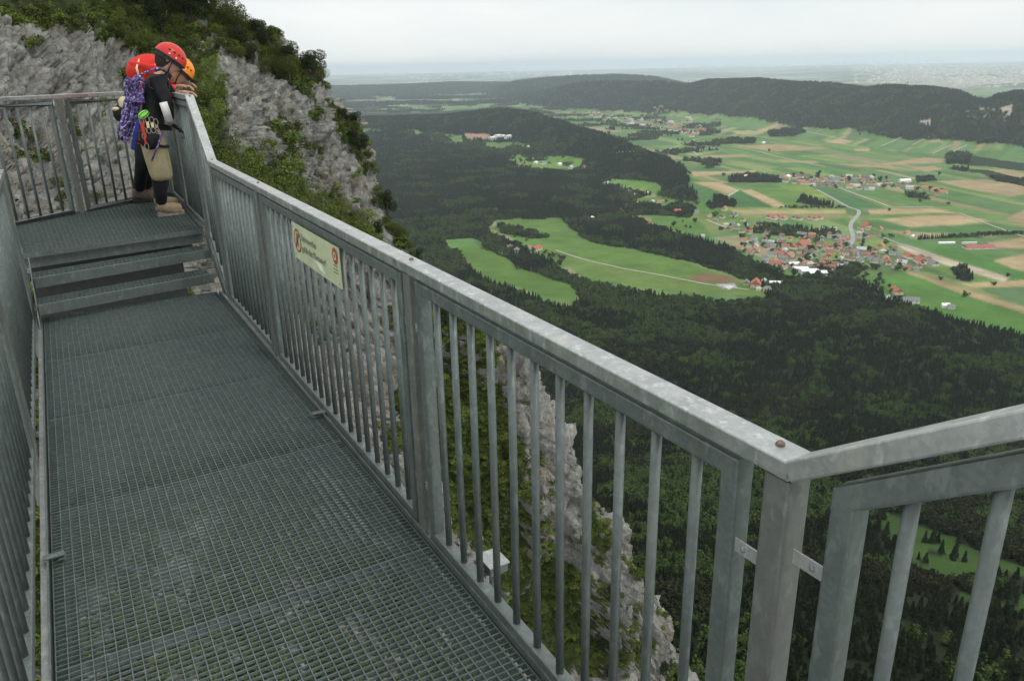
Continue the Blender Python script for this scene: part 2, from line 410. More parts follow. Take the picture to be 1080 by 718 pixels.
def text(s_, y, z, size, mat, name='lettering'):
    c = bpy.data.curves.new(name, 'FONT'); c.body = s_; c.size = size; c.extrude = .0004; c.offset = -.0003
    o = bpy.data.objects.new('tmp', c); COL.objects.link(o)
    bpy.context.view_layer.update()
    me = bpy.data.meshes.new_from_object(o.evaluated_get(bpy.context.evaluated_depsgraph_get())); bpy.data.objects.remove(o)
    me.materials.clear(); me.materials.append(mat)
    t = bpy.data.objects.new(name, me); link(t, sg)
    t.matrix_local = Matrix(((0, 0, -1, -.0045), (-1, 0, 0, y), (0, 1, 0, z), (0, 0, 0, 1)))
    return t
text('Steinewerfen', .205, .022, .046, MT['ink']); text('gefährdet Kletterer!', .205, -.030, .046, MT['ink'])
for z in (.012, -.004, -.018): MB().box((-.003, -.30, z-.01), (.0004, .03, .002)).build('small_print', MT['ink'], sg)
for y in (-.335, .335):
    for z in (-.07, .07): MB().ell((-.003, y, z), (.003, .005, .005), 8, 4).build('screw', MT['nut'], sg)
SKY_STRENGTH = 1.05; SUN_E = 1.1; EXPOSURE = 0.04; HAZE_D = 3.9e-5; HAZE_COL = (.82, .93, 1.0); HAZE_TOP = 150; ZENITH = 1.45
# ================================================================== LAND
ZV = -400.0
def az_of(px, py):
    d = ray(px, py); return math.degrees(math.atan2(d[0], d[1]))
def ridge(pts):
    """pts: (px, py, range, near width, far width) -> arrays over azimuth"""
    A = []
    for (px, py, r, wn, wf) in pts:
        d = ray(px, py); A.append((math.degrees(math.atan2(d[0], d[1])), r, CH+r*d[2]/math.hypot(d[0], d[1])-ZV, wn, wf))
    return np.array(sorted(A))
RIDGES = {
 'mid': ridge([(330, 123, 5400, 1300, 1000), (380, 125.5, 5200, 1300, 900), (460, 123, 5000, 1200, 800), (500, 119.5, 4900, 1100, 800), (527, 116, 4800, 1000, 800), (560, 120, 4500, 900, 700), (600, 134, 3900, 700, 600), (650, 151, 3300, 600, 500), (700, 168, 2900, 500, 400), (745, 195, 2500, 400, 300)]),
 'rear': ridge([(515, 96, 12500, 2500, 2000), (530, 92, 11500, 2200, 2000), (545, 87, 11500, 2200, 2000), (580, 83, 11500, 2200, 2000), (610, 81, 11500, 2200, 2000), (650, 80.5, 11500, 2200, 2000), (690, 82.5, 11500, 2200, 2000), (712, 87, 11500, 2200, 2000), (740, 93, 11500, 2200, 2000), (780, 101, 11500, 2200, 2000)]),
 'main': ridge([(545, 104, 9500, 1300, 1500), (575, 97, 9000, 1500, 1500), (600, 92, 8700, 1500, 1500), (620, 88.5, 8500, 1500, 1500), (700, 88, 7800, 1500, 1400), (722, 91, 7500, 1300, 1300), (745, 85.5, 7400, 1350, 1300), (780, 85, 7100, 1350, 1300), (800, 84, 6900, 1300, 1300), (840, 88, 6400, 1300, 1200), (880, 91, 6000, 1250, 1200), (915, 94.5, 5800, 1200, 1100), (928, 92, 5700, 1200, 1100), (950, 92, 5600, 1200, 1100), (990, 96, 5400, 1150, 1000), (1012, 98, 5300, 1150, 1000), (1030, 105, 5200, 1100, 900), (1040, 107, 5150, 1100, 900), (1052, 101.5, 5050, 1050, 900), (1066, 99, 5000, 1000, 900), (1090, 98, 4900, 1000, 900), (1250, 95, 4500, 1000, 900)]),
 'left': ridge([(250, 93.5, 14000, 3000, 2500), (360, 92, 14000, 3000, 2500), (400, 91, 14000, 3000, 2500), (440, 89.5, 14000, 3000, 2500), (480, 88, 14300, 3000, 2500), (525, 87.5, 14600, 3000, 2500), (575, 90, 14600, 3000, 2500)]),
}
def ridge_h(R, az, r, rough=1.0):
    rc = np.interp(az, R[:, 0], R[:, 1]); hc = np.interp(az, R[:, 0], R[:, 2]); wn = np.interp(az, R[:, 0], R[:, 3]); wf = np.interp(az, R[:, 0], R[:, 4])
    d = r-rc; t = np.where(d < 0, -d/wn, d/wf)
    p = 1-sstep(0, 1, t)
    edge = sstep(R[0, 0]-.6, R[0, 0]+.6, az)*(1-sstep(R[-1, 0], R[-1, 0]+4, az))
    return np.maximum(hc, 0)*p*edge
def toe(az, r):
    # mountain foot: rises towards us below ~950 m
    k = 950+60*np.sin(az/9.0)
    t = np.clip((k-r)/(k-120), 0, 1)
    return 265*t**1.35
def land_h(x, y, parts=False):
    r = np.hypot(x, y); az = np.degrees(np.arctan2(x, y))
    und = (fbm(x/420, y/420, o=3, s=3)-.5)*22*sstep(500, 1500, r)*(1-.75*sstep(1200, 2000, r)*sstep(42, 47, az))
    hm = ridge_h(RIDGES['mid'], az, r)
    hb = np.maximum(ridge_h(RIDGES['main'], az, r), ridge_h(RIDGES['rear'], az, r)); hl = ridge_h(RIDGES['left'], az, r)
    gul = (ridged(x/650, y/650, o=3, s=9)-.62)
    big = hb+gul*95*np.clip(hb/200, 0, 1)*np.clip((1.02-hb/260), .1, 1)
    und = und*(1-sstep(7000, 14000, r)*.3)
    h = ZV+und+hm+np.maximum(big, 0)+hl+toe(az, r)
    if parts: return h, hm, hb, hl, r, az
    return h
def ground_px(px, py):
    """world point where the sight line through a pixel meets the land"""
    d = ray(px, py); k = math.hypot(d[0], d[1])
    rr = np.geomspace(200, 60000, 900); t = rr/k
    P = CO+d*t[:, None]; hh = land_h(P[:, 0], P[:, 1]); b = np.nonzero(P[:, 2] < hh)[0]
    if len(b) == 0: return None
    i = b[0]
    if i == 0: return P[0]
    a0, a1 = P[i-1, 2]-hh[i-1], hh[i]-P[i, 2]; f = a0/(a0+a1+1e-9)
    return P[i-1]*(1-f)+P[i]*f
def inpoly(px, py, poly):
    poly = np.array(poly, float); x, y = np.asarray(px, float), np.asarray(py, float); c = np.zeros(x.shape, bool); n = len(poly)
    for i in range(n):
        x1, y1 = poly[i]; x2, y2 = poly[(i+1) % n]
        if y1 == y2: continue
        k = ((y1 > y) != (y2 > y)) & (x < (x2-x1)*(y-y1)/(y2-y1)+x1); c ^= k
    return c
# ---- land use, described as polygons seen from the platform and carried onto the land
FOREST_MAIN = [(-400, 119), (380, 119), (440, 119), (460, 118), (500, 115), (530, 111), (560, 116), (600, 131), (650, 148), (690, 164), (700, 166), (704, 168), (720, 177), (729, 190), (727, 196), (737, 206), (733, 213), (718, 211), (690, 205), (660, 213), (652, 222), (664, 230), (700, 243), (740, 252), (770, 262), (795, 276), (830, 291), (852, 296), (880, 290), (897, 291), (920, 303), (950, 318), (1000, 335), (1040, 346), (1090, 360), (1500, 460), (1700, 1400), (-400, 1400)]
OPEN = [  # clearings inside the forest
 [(515, 241), (522, 234), (545, 231), (590, 230), (600, 239), (615, 252), (640, 258), (660, 262), (700, 270), (760, 285), (780, 294), (805, 303), (812, 309), (780, 313), (760, 313), (735, 309), (700, 306), (650, 298), (620, 292), (590, 279), (575, 268), (560, 262), (555, 255), (540, 252)],
 [(483, 264), (500, 261), (520, 265), (534, 271), (548, 282), (572, 291), (602, 300), (610, 308), (604, 318), (588, 316), (560, 307), (530, 296), (503, 285)],
 [(540, 163), (600, 165), (616, 168), (612, 175), (600, 179), (570, 177), (545, 172), (534, 168)],
 [(640, 188), (670, 190), (693, 194), (700, 200), (690, 203), (670, 199), (650, 194)],
 [(430, 137), (455, 140), (487, 143), (489, 150), (470, 149), (450, 144)],
 [(380, 136), (403, 137), (400, 140), (380, 139)], [(362, 123), (380, 124), (390, 131), (366, 131)],
 [(488, 140), (516, 141), (518, 146), (492, 146)],
 [(510, 150), (540, 150), (560, 153), (545, 157), (515, 155)],
 [(915, 535), (955, 548), (990, 562), (1080, 596), (1120, 605), (1120, 650), (1085, 655), (1040, 640), (1005, 615), (955, 585)],
 [(470, 253), (500, 251), (512, 257), (490, 261), (472, 260)],
]
WOODS = [  # woods and tree belts standing in the open land
 [(998, 164), (1012, 162), (1045, 167), (1080, 172), (1130, 178), (1130, 187), (1080, 181), (1040, 176), (998, 173)],
 [(1000, 177), (1040, 179), (1055, 183), (1090, 191), (1130, 196), (1130, 203), (1085, 197), (1050, 191), (1038, 184), (1010, 180)],
 [(809, 139), (828, 137), (843, 136), (850, 140), (835, 144), (812, 144)],
 [(757, 148), (775, 147), (797, 148), (795, 152), (760, 152)],
 [(768, 188), (790, 184), (820, 187), (828, 192), (800, 193), (768, 192)],
 [(745, 216), (752, 208), (765, 209), (778, 216), (775, 219), (750, 220)],
 [(370, 116), (385, 111), (400, 112), (403, 117)],
 [(845, 206), (880, 217), (858, 218), (840, 214)],
 [(1003, 285), (1015, 281), (1026, 292), (1020, 297), (1006, 294)],
 [(965, 188), (985, 187), (987, 191), (968, 193)], [(955, 203), (975, 206), (980, 210), (960, 209)],
 [(650, 214), (672, 214), (700, 220), (718, 213), (735, 222), (725, 230), (690, 226), (664, 228)],
 [(800, 236), (840, 240), (880, 243), (890, 248), (860, 250), (820, 248), (795, 246)],
 [(525, 236), (541, 240), (552, 243), (566, 245), (578, 250), (560, 251), (530, 246)],
 [(445, 110), (460, 108), (468, 112), (450, 113)], [(600, 107), (640, 110), (650, 114), (620, 113)],
 [(880, 276), (915, 284), (900, 290), (870, 292), (850, 296), (845, 290)],
]
G1, G2, G3, G4 = (.105, .185, .040), (.070, .150, .045), (.150, .215, .060), (.088, .150, .060)
TAN, TAN2, BRN, PALE = (.36, .27, .15), (.30, .225, .125), (.17, .105, .06), (.50, .46, .37)
FIELDS = [
 ([(890, 530), (1130, 560), (1130, 740), (890, 740)], (.034, .068, .014)),
 ([(480, 260), (520, 262), (612, 300), (606, 322), (500, 289)], (.085, .155, .032)),
 ([(515, 241), (545, 230), (590, 230), (615, 252), (700, 270), (805, 303), (812, 312), (735, 310), (620, 293), (555, 256)], (.095, .165, .036)),
 ([(575, 262), (640, 279), (700, 291), (750, 301), (805, 306), (812, 312), (735, 309), (650, 297), (600, 281)], (.112, .170, .042)),
 ([(725, 292), (745, 288), (765, 290), (783, 298), (760, 299), (735, 297)], BRN),
 ([(755, 300), (775, 299), (778, 304), (760, 303)], (.35, .37, .38)),
 ([(730, 191.6), (760, 192.8), (778.5, 200.3), (765, 204.5), (745, 197)], TAN),
 ([(782, 201), (792, 199.5), (820, 212), (831, 218.5), (815, 218), (796, 208)], TAN),
 ([(779, 201), (800, 211), (816, 219), (768, 218), (765, 209)], (.050, .125, .035)),
 ([(724, 193), (745, 197.5), (765, 205), (762, 209), (745, 214), (728, 203)], G2),
 ([(792, 199.5), (822, 198), (848, 206), (858, 217), (832, 218)], G1),
 ([(822, 197), (852, 195.5), (888, 215.5), (858, 216.5), (848, 206)], (.155, .215, .045)),
 ([(855, 197), (885, 201), (935, 220), (898, 221)], (.060, .135, .045)),
 ([(768, 219), (892, 220.5), (892, 222.6), (768, 222)], (.20, .24, .07)),
 ([(768, 222), (892, 222.6), (892, 225), (790, 226)], TAN), ([(790, 226), (890, 225), (885, 232), (850, 231), (800, 229)], (.17, .19, .075)),
 ([(933.6, 231.4), (960, 228), (1009.7, 226.6), (1046.7, 233), (1000, 237.5), (959, 239)], TAN),
 ([(915, 221.5), (985, 219), (1012, 225.5), (985, 224), (960, 225.5), (918, 226)], TAN),
 ([(960, 226), (985, 224.2), (1005, 226), (960, 228.5), (930, 231), (905, 230), (910, 226.5)], G1),
 ([(905, 232), (930, 232), (960, 240), (1040, 236), (1080, 240), (1120, 243), (1120, 248), (965, 245), (920, 240)], G2),
 ([(988, 191), (1038, 189.2), (1085, 196), (1130, 200), (1130, 211), (1080, 205), (1064, 207), (1020, 199)], TAN2),
 ([(1030, 178), (1057, 179), (1085, 183), (1130, 188), (1130, 193), (1080, 188), (1058, 186)], TAN2),
 ([(775, 154), (820, 152.3), (877, 156), (845, 159), (820, 160), (805, 158)], TAN2),
 ([(740, 164.5), (785, 162.5), (793, 165), (745, 167.5)], TAN2), ([(820, 168), (862, 170), (864, 172.5), (825, 171)], TAN2),
 ([(873, 148), (885, 146.5), (900, 149), (892, 152), (870, 150)], TAN), ([(768, 138), (795, 138.5), (822, 130), (827, 130.5), (803, 140.5), (782, 142)], TAN),
 ([(728, 181), (775, 180.5), (797, 179.5), (797, 181.5), (760, 184), (732, 186.5)], TAN), ([(900, 157), (918, 157), (916, 160), (903, 159)], TAN),
 ([(748, 130.5), (768, 130.5), (767, 134), (750, 133.5)], TAN2), ([(870, 172), (905, 173), (950, 176), (945, 178), (905, 176)], TAN2),
 ([(910, 176), (975, 166), (998, 168), (992, 172), (950, 173.5)], TAN2), ([(960, 177), (985, 175), (995, 179), (975, 181)], TAN2),
 ([(628, 143), (650, 146), (672, 154), (676, 157), (660, 156), (640, 149)], TAN), ([(676, 159), (727, 158.8), (727, 160.2), (676, 161)], (.33, .33, .16)),
 ([(665, 169), (700, 169), (728, 180), (735, 175), (770, 178), (768, 181), (730, 181)], G2),
 ([(1040, 256), (1085, 250), (1130, 252), (1130, 262), (1080, 262), (1050, 262)], TAN2), ([(1045, 275), (1080, 268), (1130, 272), (1130, 290), (1085, 287), (1060, 282)], TAN),
 ([(945, 258.5), (955, 258), (1000, 273), (1040, 285), (1066, 293), (1058, 297), (1000, 280), (962, 268)], (.42, .35, .26)),
 ([(960, 257), (1000, 259), (1040, 272), (1090, 292), (1090, 297), (1066, 292.5), (1000, 272)], (.070, .165, .035)),
 ([(900, 291), (960, 290), (1000, 302), (1040, 315), (1090, 332), (1130, 345), (1130, 372), (1080, 358), (1000, 336), (950, 319), (920, 303)], (.080, .170, .035)),
 ([(945, 283), (975, 287), (1040, 303), (1080, 318), (1040, 312), (1000, 301), (962, 291)], (.19, .21, .08)),
 ([(955, 286), (966, 288), (1000, 299), (1040, 312), (1085, 325), (1130, 338), (1130, 343), (1080, 330), (1030, 315), (990, 301)], TAN2),
 ([(1013, 299), (1080, 295.5), (1130, 294), (1130, 300), (1080, 302), (1030, 303)], TAN), ([(1030, 303), (1085, 302), (1130, 301), (1130, 330), (1085, 322), (1050, 312)], G4),
 ([(1040, 232), (1078, 237), (1085, 238), (1060, 231), (1085, 219), (1130, 219), (1130, 232), (1085, 240)], TAN2),
 ([(362, 123), (380, 124), (390, 131), (366, 131)], (.33, .16, .09)), ([(488, 140), (516, 141), (518, 146), (492, 146)], (.33, .20, .14)),
 ([(534, 163), (616, 165), (612, 179), (545, 178)], (.12, .21, .04)), ([(640, 187), (702, 193), (700, 203), (650, 196)], (.12, .215, .045)),
 ([(430, 137), (487, 142), (489, 150), (450, 145)], (.11, .19, .06)), ([(412, 104), (422, 102.5), (424, 104), (413, 105.5)], TAN2),
 ([(385, 108), (410, 105), (440, 103), (446, 108), (430, 112), (400, 112)], (.17, .24, .07)), ([(400, 113), (440, 113), (462, 116), (455, 119), (403, 119)], (.13, .20, .06)),
 ([(520, 104), (560, 104), (585, 110), (570, 114), (545, 110)], (.19, .23, .09)),
 ([(660, 212), (700, 206), (742, 214), (770, 222), (790, 232), (765, 245), (735, 248), (700, 240), (668, 229)], (.085, .17, .035)),
 ([(720, 222), (745, 226), (775, 236), (770, 244), (750, 247), (740, 235), (722, 227)], (.16, .20, .06)),
 ([(723, 128), (733, 126), (745, 122), (760, 128), (775, 130), (800, 124), (812, 131), (795, 138), (770, 134)], (.10, .19, .06)),
]
STRIPZ = [  # polygon, two points giving the direction of the strips, width and length
 ([(700, 118), (1000, 118), (1130, 175), (1130, 150), (1130, 186), (1000, 166), (860, 148), (720, 140)], ((905, 148), (921, 137.5)), 34, 420),
 ([(360, 98), (640, 98), (760, 160), (700, 170), (560, 120), (360, 120)], ((560, 112), (590, 119)), 90, 420),
 ([(-500, 60), (1600, 60), (1600, 400), (-500, 400)], ((782, 201), (820, 213)), 42, 300),
]
OUTC = [(1018, 117, 1034, 125), (1033, 114, 1050, 124), (1054, 106, 1068, 126), (970, 125, 982, 131)]
PAL = np.array([(.105, .185, .045), (.075, .155, .048), (.14, .21, .06), (.095, .165, .06), (.075, .165, .04), (.12, .175, .065), (.165, .22, .075), (.09, .15, .055), (.25, .225, .12), (.085, .175, .05)])
def land_use(x, y, z, hm, hb, hl, r):
    px, py = proj(np.stack([x, y, z], -1)); behind = (np.stack([x, y, z], -1)-CO)@CF < 1
    jit = (fbm(x/60, y/60, o=3, s=21)-.5)
    dpx = np.clip(2200/r, .35, 3); jx, jy = px+jit*6*dpx, py+(fbm(x/60+50, y/60, o=3, s=22)-.5)*3.4*dpx
    col = np.zeros((len(x), 3)); done = np.zeros(len(x), bool)
    for poly, (a, b), wd, ln in STRIPZ:
        A, B = at_plane(*a, ZV), at_plane(*b, ZV); t = (B-A)[:2]; t = t/np.linalg.norm(t)
        k = inpoly(px, py, poly) & ~done; u = x*t[0]+y*t[1]; v = -x*t[1]+y*t[0]
        v = v+ (fbm(u/900, v/900, o=2, s=5)-.5)*120
        row = np.floor(v/wd+ .35*np.sin(v/wd*1.7)); ul = u/ln+_hash(row*0, np.floor(row/3), row*0, 4)*3.7; seg = np.floor(ul)
        sub = _hash(row, seg, row*0, 8); c = PAL[(sub*9.99).astype(int)]
        c = c*(.82+.36*_hash(row, seg, row*0, 9))[:, None]
        col[k] = c[k]; done |= k
    col[~done] = G2
    for poly, c in FIELDS:
        k = inpoly(px, py, poly); col[k] = np.array(c)*(1+.55*(fbm(x[k]/60, y[k]/60, o=5, s=31, g=.6)-.5))[:, None]
    wood = inpoly(jx, jy, FOREST_MAIN)
    for p in OPEN: wood &= ~(inpoly(jx, jy, p) | inpoly(jx, jy-5.5*np.clip(1500/r, .2, 1.4), p))
    for p in WOODS: wood |= inpoly(jx, jy, p)
    wood |= (fbm(x/22, y/22, o=3, s=66) > .57) & (py > 520) & (r < 900)
    hedge = (fbm(x/160, y/160, o=4, s=77) > .60) & (r > 3000) & (r < 14000) & (px < 760)
    hillw = (hb+jit*26 > 14+26*(fbm(x/500, y/500, o=2, s=41)-.35)) & (r > 3600)
    for (a, b, c_, d2) in OUTC: hillw &= ~((px > a) & (px < c_) & (py > b) & (py < d2) & (fbm(x/60, y/60, z/40, o=3, s=91) > .50))
    leftw = ((hl+jit*30 > 14) | (fbm(x/900, y/900, o=3, s=44) > .62)) & (r > 8600) & (px < 580)
    plainw = (r > 9500) & (fbm(x/2500, y/900, o=4, s=51) > .55)
    frame = behind | (r < 120)
    return col, wood | frame, hillw | leftw, hedge, plainw, px, py
# grid: fine where the photo shows it, coarse elsewhere
az_f = np.arange(-4, 73, .085); azs = np.concatenate([np.arange(-60, -4, 1.0), az_f, np.arange(73, 130, 1.0)])
dep = np.concatenate([np.linspace(62, 24, 40)[:-1], np.linspace(24, 9, 150)[:-1], np.linspace(9, 1.2, 190)[:-1], np.linspace(1.2, .42, 40)])
rs = (CH-ZV)/np.tan(np.radians(dep)); rs = rs[rs > 150]; rs = np.concatenate([[60, 100], rs])
AZ, RR = np.meshgrid(np.radians(azs), rs); X = (RR*np.sin(AZ)).ravel(); Y = (RR*np.cos(AZ)).ravel()
Z, HM, HB, HL, R0, _a = land_h(X, Y, True)
col, wood, hillw, hedge, plainw, PX, PY = land_use(X, Y, Z, HM, HB, HL, R0)
da = math.radians(.085); drow = np.gradient(rs)[:, None]+0*RR
for (fa, fr) in ((.33, .2), (-.33, -.2), (.15, -.38), (-.15, .38)):
    X2 = ((RR+drow*fr)*np.sin(AZ+da*fa)).ravel(); Y2 = ((RR+drow*fr)*np.cos(AZ+da*fa)).ravel(); col = col+land_use(X2, Y2, land_h(X2, Y2), HM, HB, HL, R0)[0]
col = col/5
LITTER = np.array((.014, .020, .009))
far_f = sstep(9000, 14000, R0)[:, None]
pl_c = np.array((.27, .27, .23))+ (fbm(X/1500, Y/600, o=4, s=61)[:, None]-.5)*np.array((.28, .22, .20))  # far plain's colour is paled to stand in for thicker haze
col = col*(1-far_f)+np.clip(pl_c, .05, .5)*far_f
woodc = np.array((.030, .048, .020))
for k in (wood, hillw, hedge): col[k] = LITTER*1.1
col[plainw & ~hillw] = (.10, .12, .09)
outc = np.zeros(len(X), bool)
for (a, b, c_, d2) in OUTC:
    outc |= (PX > a) & (PX < c_) & (PY > b) & (PY < d2) & (fbm(X/60, Y/60, Z/40, o=3, s=91) > .50) & (HB > 30)
col[outc] = (.42, .36, .31)
nr, na = len(rs), len(azs); I = np.arange(nr*na).reshape(nr, na)
FQ = np.stack([I[:-1, :-1], I[:-1, 1:], I[1:, 1:], I[1:, :-1]], -1).reshape(-1, 4)[:, ::-1]
mm = Mat('land', .95, spec=.1)
v = mm.coord('Object'); nz = mm.noise(.02, 6, v, .65); nz2 = mm.noise(.6, 3, v)
c = mm.mix(1.0, mm.attr('use'), mm.ramp(nz, [(.3, (.78, .8, .76)), (.7, (1.2, 1.18, 1.2))]), 'MULTIPLY')
mm.color(mm.mix(1.0, c, mm.ramp(nz2, [(.3, .85), (.7, 1.15)]), 'MULTIPLY'))
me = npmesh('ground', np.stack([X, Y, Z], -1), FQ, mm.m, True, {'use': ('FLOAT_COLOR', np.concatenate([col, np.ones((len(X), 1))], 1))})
tag(link(bpy.data.objects.new('ground', me)), kind='structure')

# ---- woods: leafy crown prototypes scattered as stuff
def leaf_mat(name, dark, light, trans=.0, hue=None):
    m = Mat(name, .85, spec=.06)
    r = m.rand(); a = m.ramp(r, [(0, dark), (1, light)])
    nn = m.noise(1.2, 3, m.coord('Object')); a = m.mix(m.ramp(nn, [(.35, 0), (.75, .55)]), a, tuple(x*1.5 for x in light))
    m.color(a); return m.m
MT['conif'] = leaf_mat('conifer_needles', (.009, .014, .007), (.021, .030, .012))
MT['pine'] = leaf_mat('pine_needles', (.013, .017, .009), (.029, .034, .015))
MT['decid'] = leaf_mat('broadleaf_foliage', (.027, .046, .013), (.058, .088, .024))
mm = Mat('bark', .9); mm.color(mm.ramp(mm.noise(6, 4), [(.3, (.05, .038, .028)), (.7, (.12, .095, .07))])); MT['bark'] = mm.m
def leaves(n, fn, size, seed, tilt=1.0, stretch=1.0):
    """n small quads at points fn() -> (pos, outward)"""
    g = np.random.default_rng(seed); P, N = fn(g, n)
    d = g.normal(size=(n, 3)); nrm = N*1.1+d*tilt; nrm /= np.linalg.norm(nrm, axis=1, keepdims=True)
    a = np.cross(nrm, g.normal(size=(n, 3))); a /= np.linalg.norm(a, axis=1, keepdims=True); b = np.cross(nrm, a)
    s = size*(.6+.8*g.random((n, 1)))
    V = np.stack([P+a*s*stretch, P+b*s*.75, P-a*s*stretch, P-b*s*.75], 1)
    return V.reshape(-1, 3), np.arange(n*4).reshape(n, 4)
def crown_round(h, w, lobes, seed, base=.25):
    g0 = np.random.default_rng(seed); C = []; 
    for i in range(lobes):
        a = g0.random()*2*PI; rr = w*.55*math.sqrt(g0.random()); z = h*(base+(.92-base)*g0.random())
        q = 1-abs((z/h-.5*(1+base))/(.5))**2*.5
        C.append((rr*math.cos(a)*q, rr*math.sin(a)*q, z, w*(.24+.2*g0.random())*max(.45, q)))
    C = np.array(C)
    def fn(g, n):
        k = g.integers(0, len(C), n); d = g.normal(size=(n, 3)); d /= np.linalg.norm(d, axis=1, keepdims=True)
        rad = C[k, 3]*(.72+.34*g.random(n)**.6); P = C[k, :3]+d*rad[:, None]*np.array([1, 1, .85]); return P, d
    return fn
def crown_cone(h, w, seed, base=.12, tiers=9):
    def fn(g, n):
        t = g.random(n)**1.25; ti = np.floor(t*tiers)/tiers; fr = t*tiers-np.floor(t*tiers)
        rad = w*.5*(1-ti*.93)*(.45+.55*(1-fr))*(.55+.45*g.random(n)); a = g.random(n)*2*PI
        rad = rad*(.85+.3*np.sin(a*3+seed+ti*9)**2)
        z = h*(base+(1-base)*t); P = np.stack([rad*np.cos(a), rad*np.sin(a), z], -1)
        d = np.stack([np.cos(a), np.sin(a), np.full(n, .55)], -1); return P, d
    return fn
def core_mesh(mb, h, w, base, cone):
    n = 7; k = 5; vs = []; fs = []
    for j in range(k+1):
        t = j/k; r = (w*.36*(1-t*.9) if cone else w*.34*math.sin(PI*(.12+.8*t)))
        for i in range(n): vs.append((r*math.cos(2*PI*i/n)*(1+.2*math.sin(i*5+j)), r*math.sin(2*PI*i/n), h*(base+(.95-base)*t)))
    for j in range(k):
        for i in range(n): fs.append((j*n+i, j*n+(i+1) % n, (j+1)*n+(i+1) % n, (j+1)*n+i))
    mb.add(vs, fs)
def proto(name, kind, h, w, n, size, mat, seed):
    if kind == 'cone': V, Q = leaves(n, crown_cone(h, w, seed), size, seed, .5)
    else: V, Q = leaves(n, crown_round(h, w, 7, seed, .22), size, seed, .8)
    mb = MB(); core_mesh(mb, h, w, .15, kind == 'cone'); mb.tube([(0, 0, -.6), (0, 0, h*.4)], .14, 5)
    V0 = np.array(mb.v); o = len(V0); me = bpy.data.meshes.new(name)
    me.from_pydata(V0.tolist()+V.tolist(), [], mb.f+(Q+o).tolist()); me.materials.append(mat); me.update()
    return bpy.data.objects.new(name, me)
PROTO = [proto('conifer', 'cone', 11, 5.2, 150, .85, MT['conif'], 1), proto('conifer', 'cone', 9.5, 5.6, 150, .85, MT['conif'], 2), proto('pine', 'round', 9.5, 6.2, 160, .8, MT['pine'], 3), proto('pine', 'round', 8.5, 6.6, 160, .85, MT['pine'], 4), proto('broadleaf', 'round', 8, 7.2, 190, .8, MT['decid'], 5), proto('broadleaf', 'round', 6.5, 6.4, 170, .8, MT['decid'], 6)]
def scatter(name, label, P, idx, scale, protos=None):
    protos = protos or PROTO
    n = len(P); me = bpy.data.meshes.new(name); me.vertices.add(n); me.vertices.foreach_set('co', np.ascontiguousarray(P, dtype=np.float32).ravel())
    g = np.random.default_rng(n)
    for an, ty, data in (('pick', 'INT', idx), ('size', 'FLOAT', scale), ('turn', 'FLOAT', g.random(n)*6.28)):
        a = me.attributes.new(an, ty, 'POINT'); a.data.foreach_set('value', np.ascontiguousarray(data, dtype=np.int32 if ty == 'INT' else np.float32))
    o = link(bpy.data.objects.new(name, me)); tag(o, label, kind='stuff')
    ng = bpy.data.node_groups.new('scatter_'+name, 'GeometryNodeTree'); ng.interface.new_socket('Geometry', in_out='INPUT', socket_type='NodeSocketGeometry'); ng.interface.new_socket('Geometry', in_out='OUTPUT', socket_type='NodeSocketGeometry')
    N = ng.nodes; L = ng.links; gi = N.new('NodeGroupInput'); go = N.new('NodeGroupOutput')
    ip = N.new('GeometryNodeInstanceOnPoints'); j = N.new('GeometryNodeJoinGeometry')
    for p in reversed(protos):
        oi = N.new('GeometryNodeObjectInfo'); oi.inputs['Object'].default_value = p; oi.inputs['As Instance'].default_value = False
        g2 = N.new('GeometryNodeGeometryToInstance'); L.new(oi.outputs['Geometry'], g2.inputs[0]); L.new(g2.outputs[0], j.inputs[0])
    m2p = N.new('GeometryNodeMeshToPoints'); L.new(gi.outputs[0], m2p.inputs[0]); L.new(m2p.outputs[0], ip.inputs['Points']); L.new(j.outputs[0], ip.inputs['Instance']); ip.inputs['Pick Instance'].default_value = True
    def at(nm, ty):
        a = N.new('GeometryNodeInputNamedAttribute'); a.data_type = ty; a.inputs[0].default_value = nm; return a.outputs[0]
    L.new(at('pick', 'INT'), ip.inputs['Instance Index'])
    cx = N.new('ShaderNodeCombineXYZ'); L.new(at('turn', 'FLOAT'), cx.inputs[2]); L.new(cx.outputs[0], ip.inputs['Rotation'])
    L.new(at('size', 'FLOAT'), ip.inputs['Scale']); L.new(ip.outputs[0], go.inputs[0])
    md = o.modifiers.new('scatter', 'NODES'); md.node_group = ng
    return o
def polar_points(a0, a1, r0, r1, spacing):
    n = int(math.radians(a1-a0)*(r1*r1-r0*r0)/2/spacing**2)
    a = np.radians(a0+(a1-a0)*rng.random(n)); r = np.sqrt(r0*r0+(r1*r1-r0*r0)*rng.random(n)); return r*np.sin(a), r*np.cos(a)
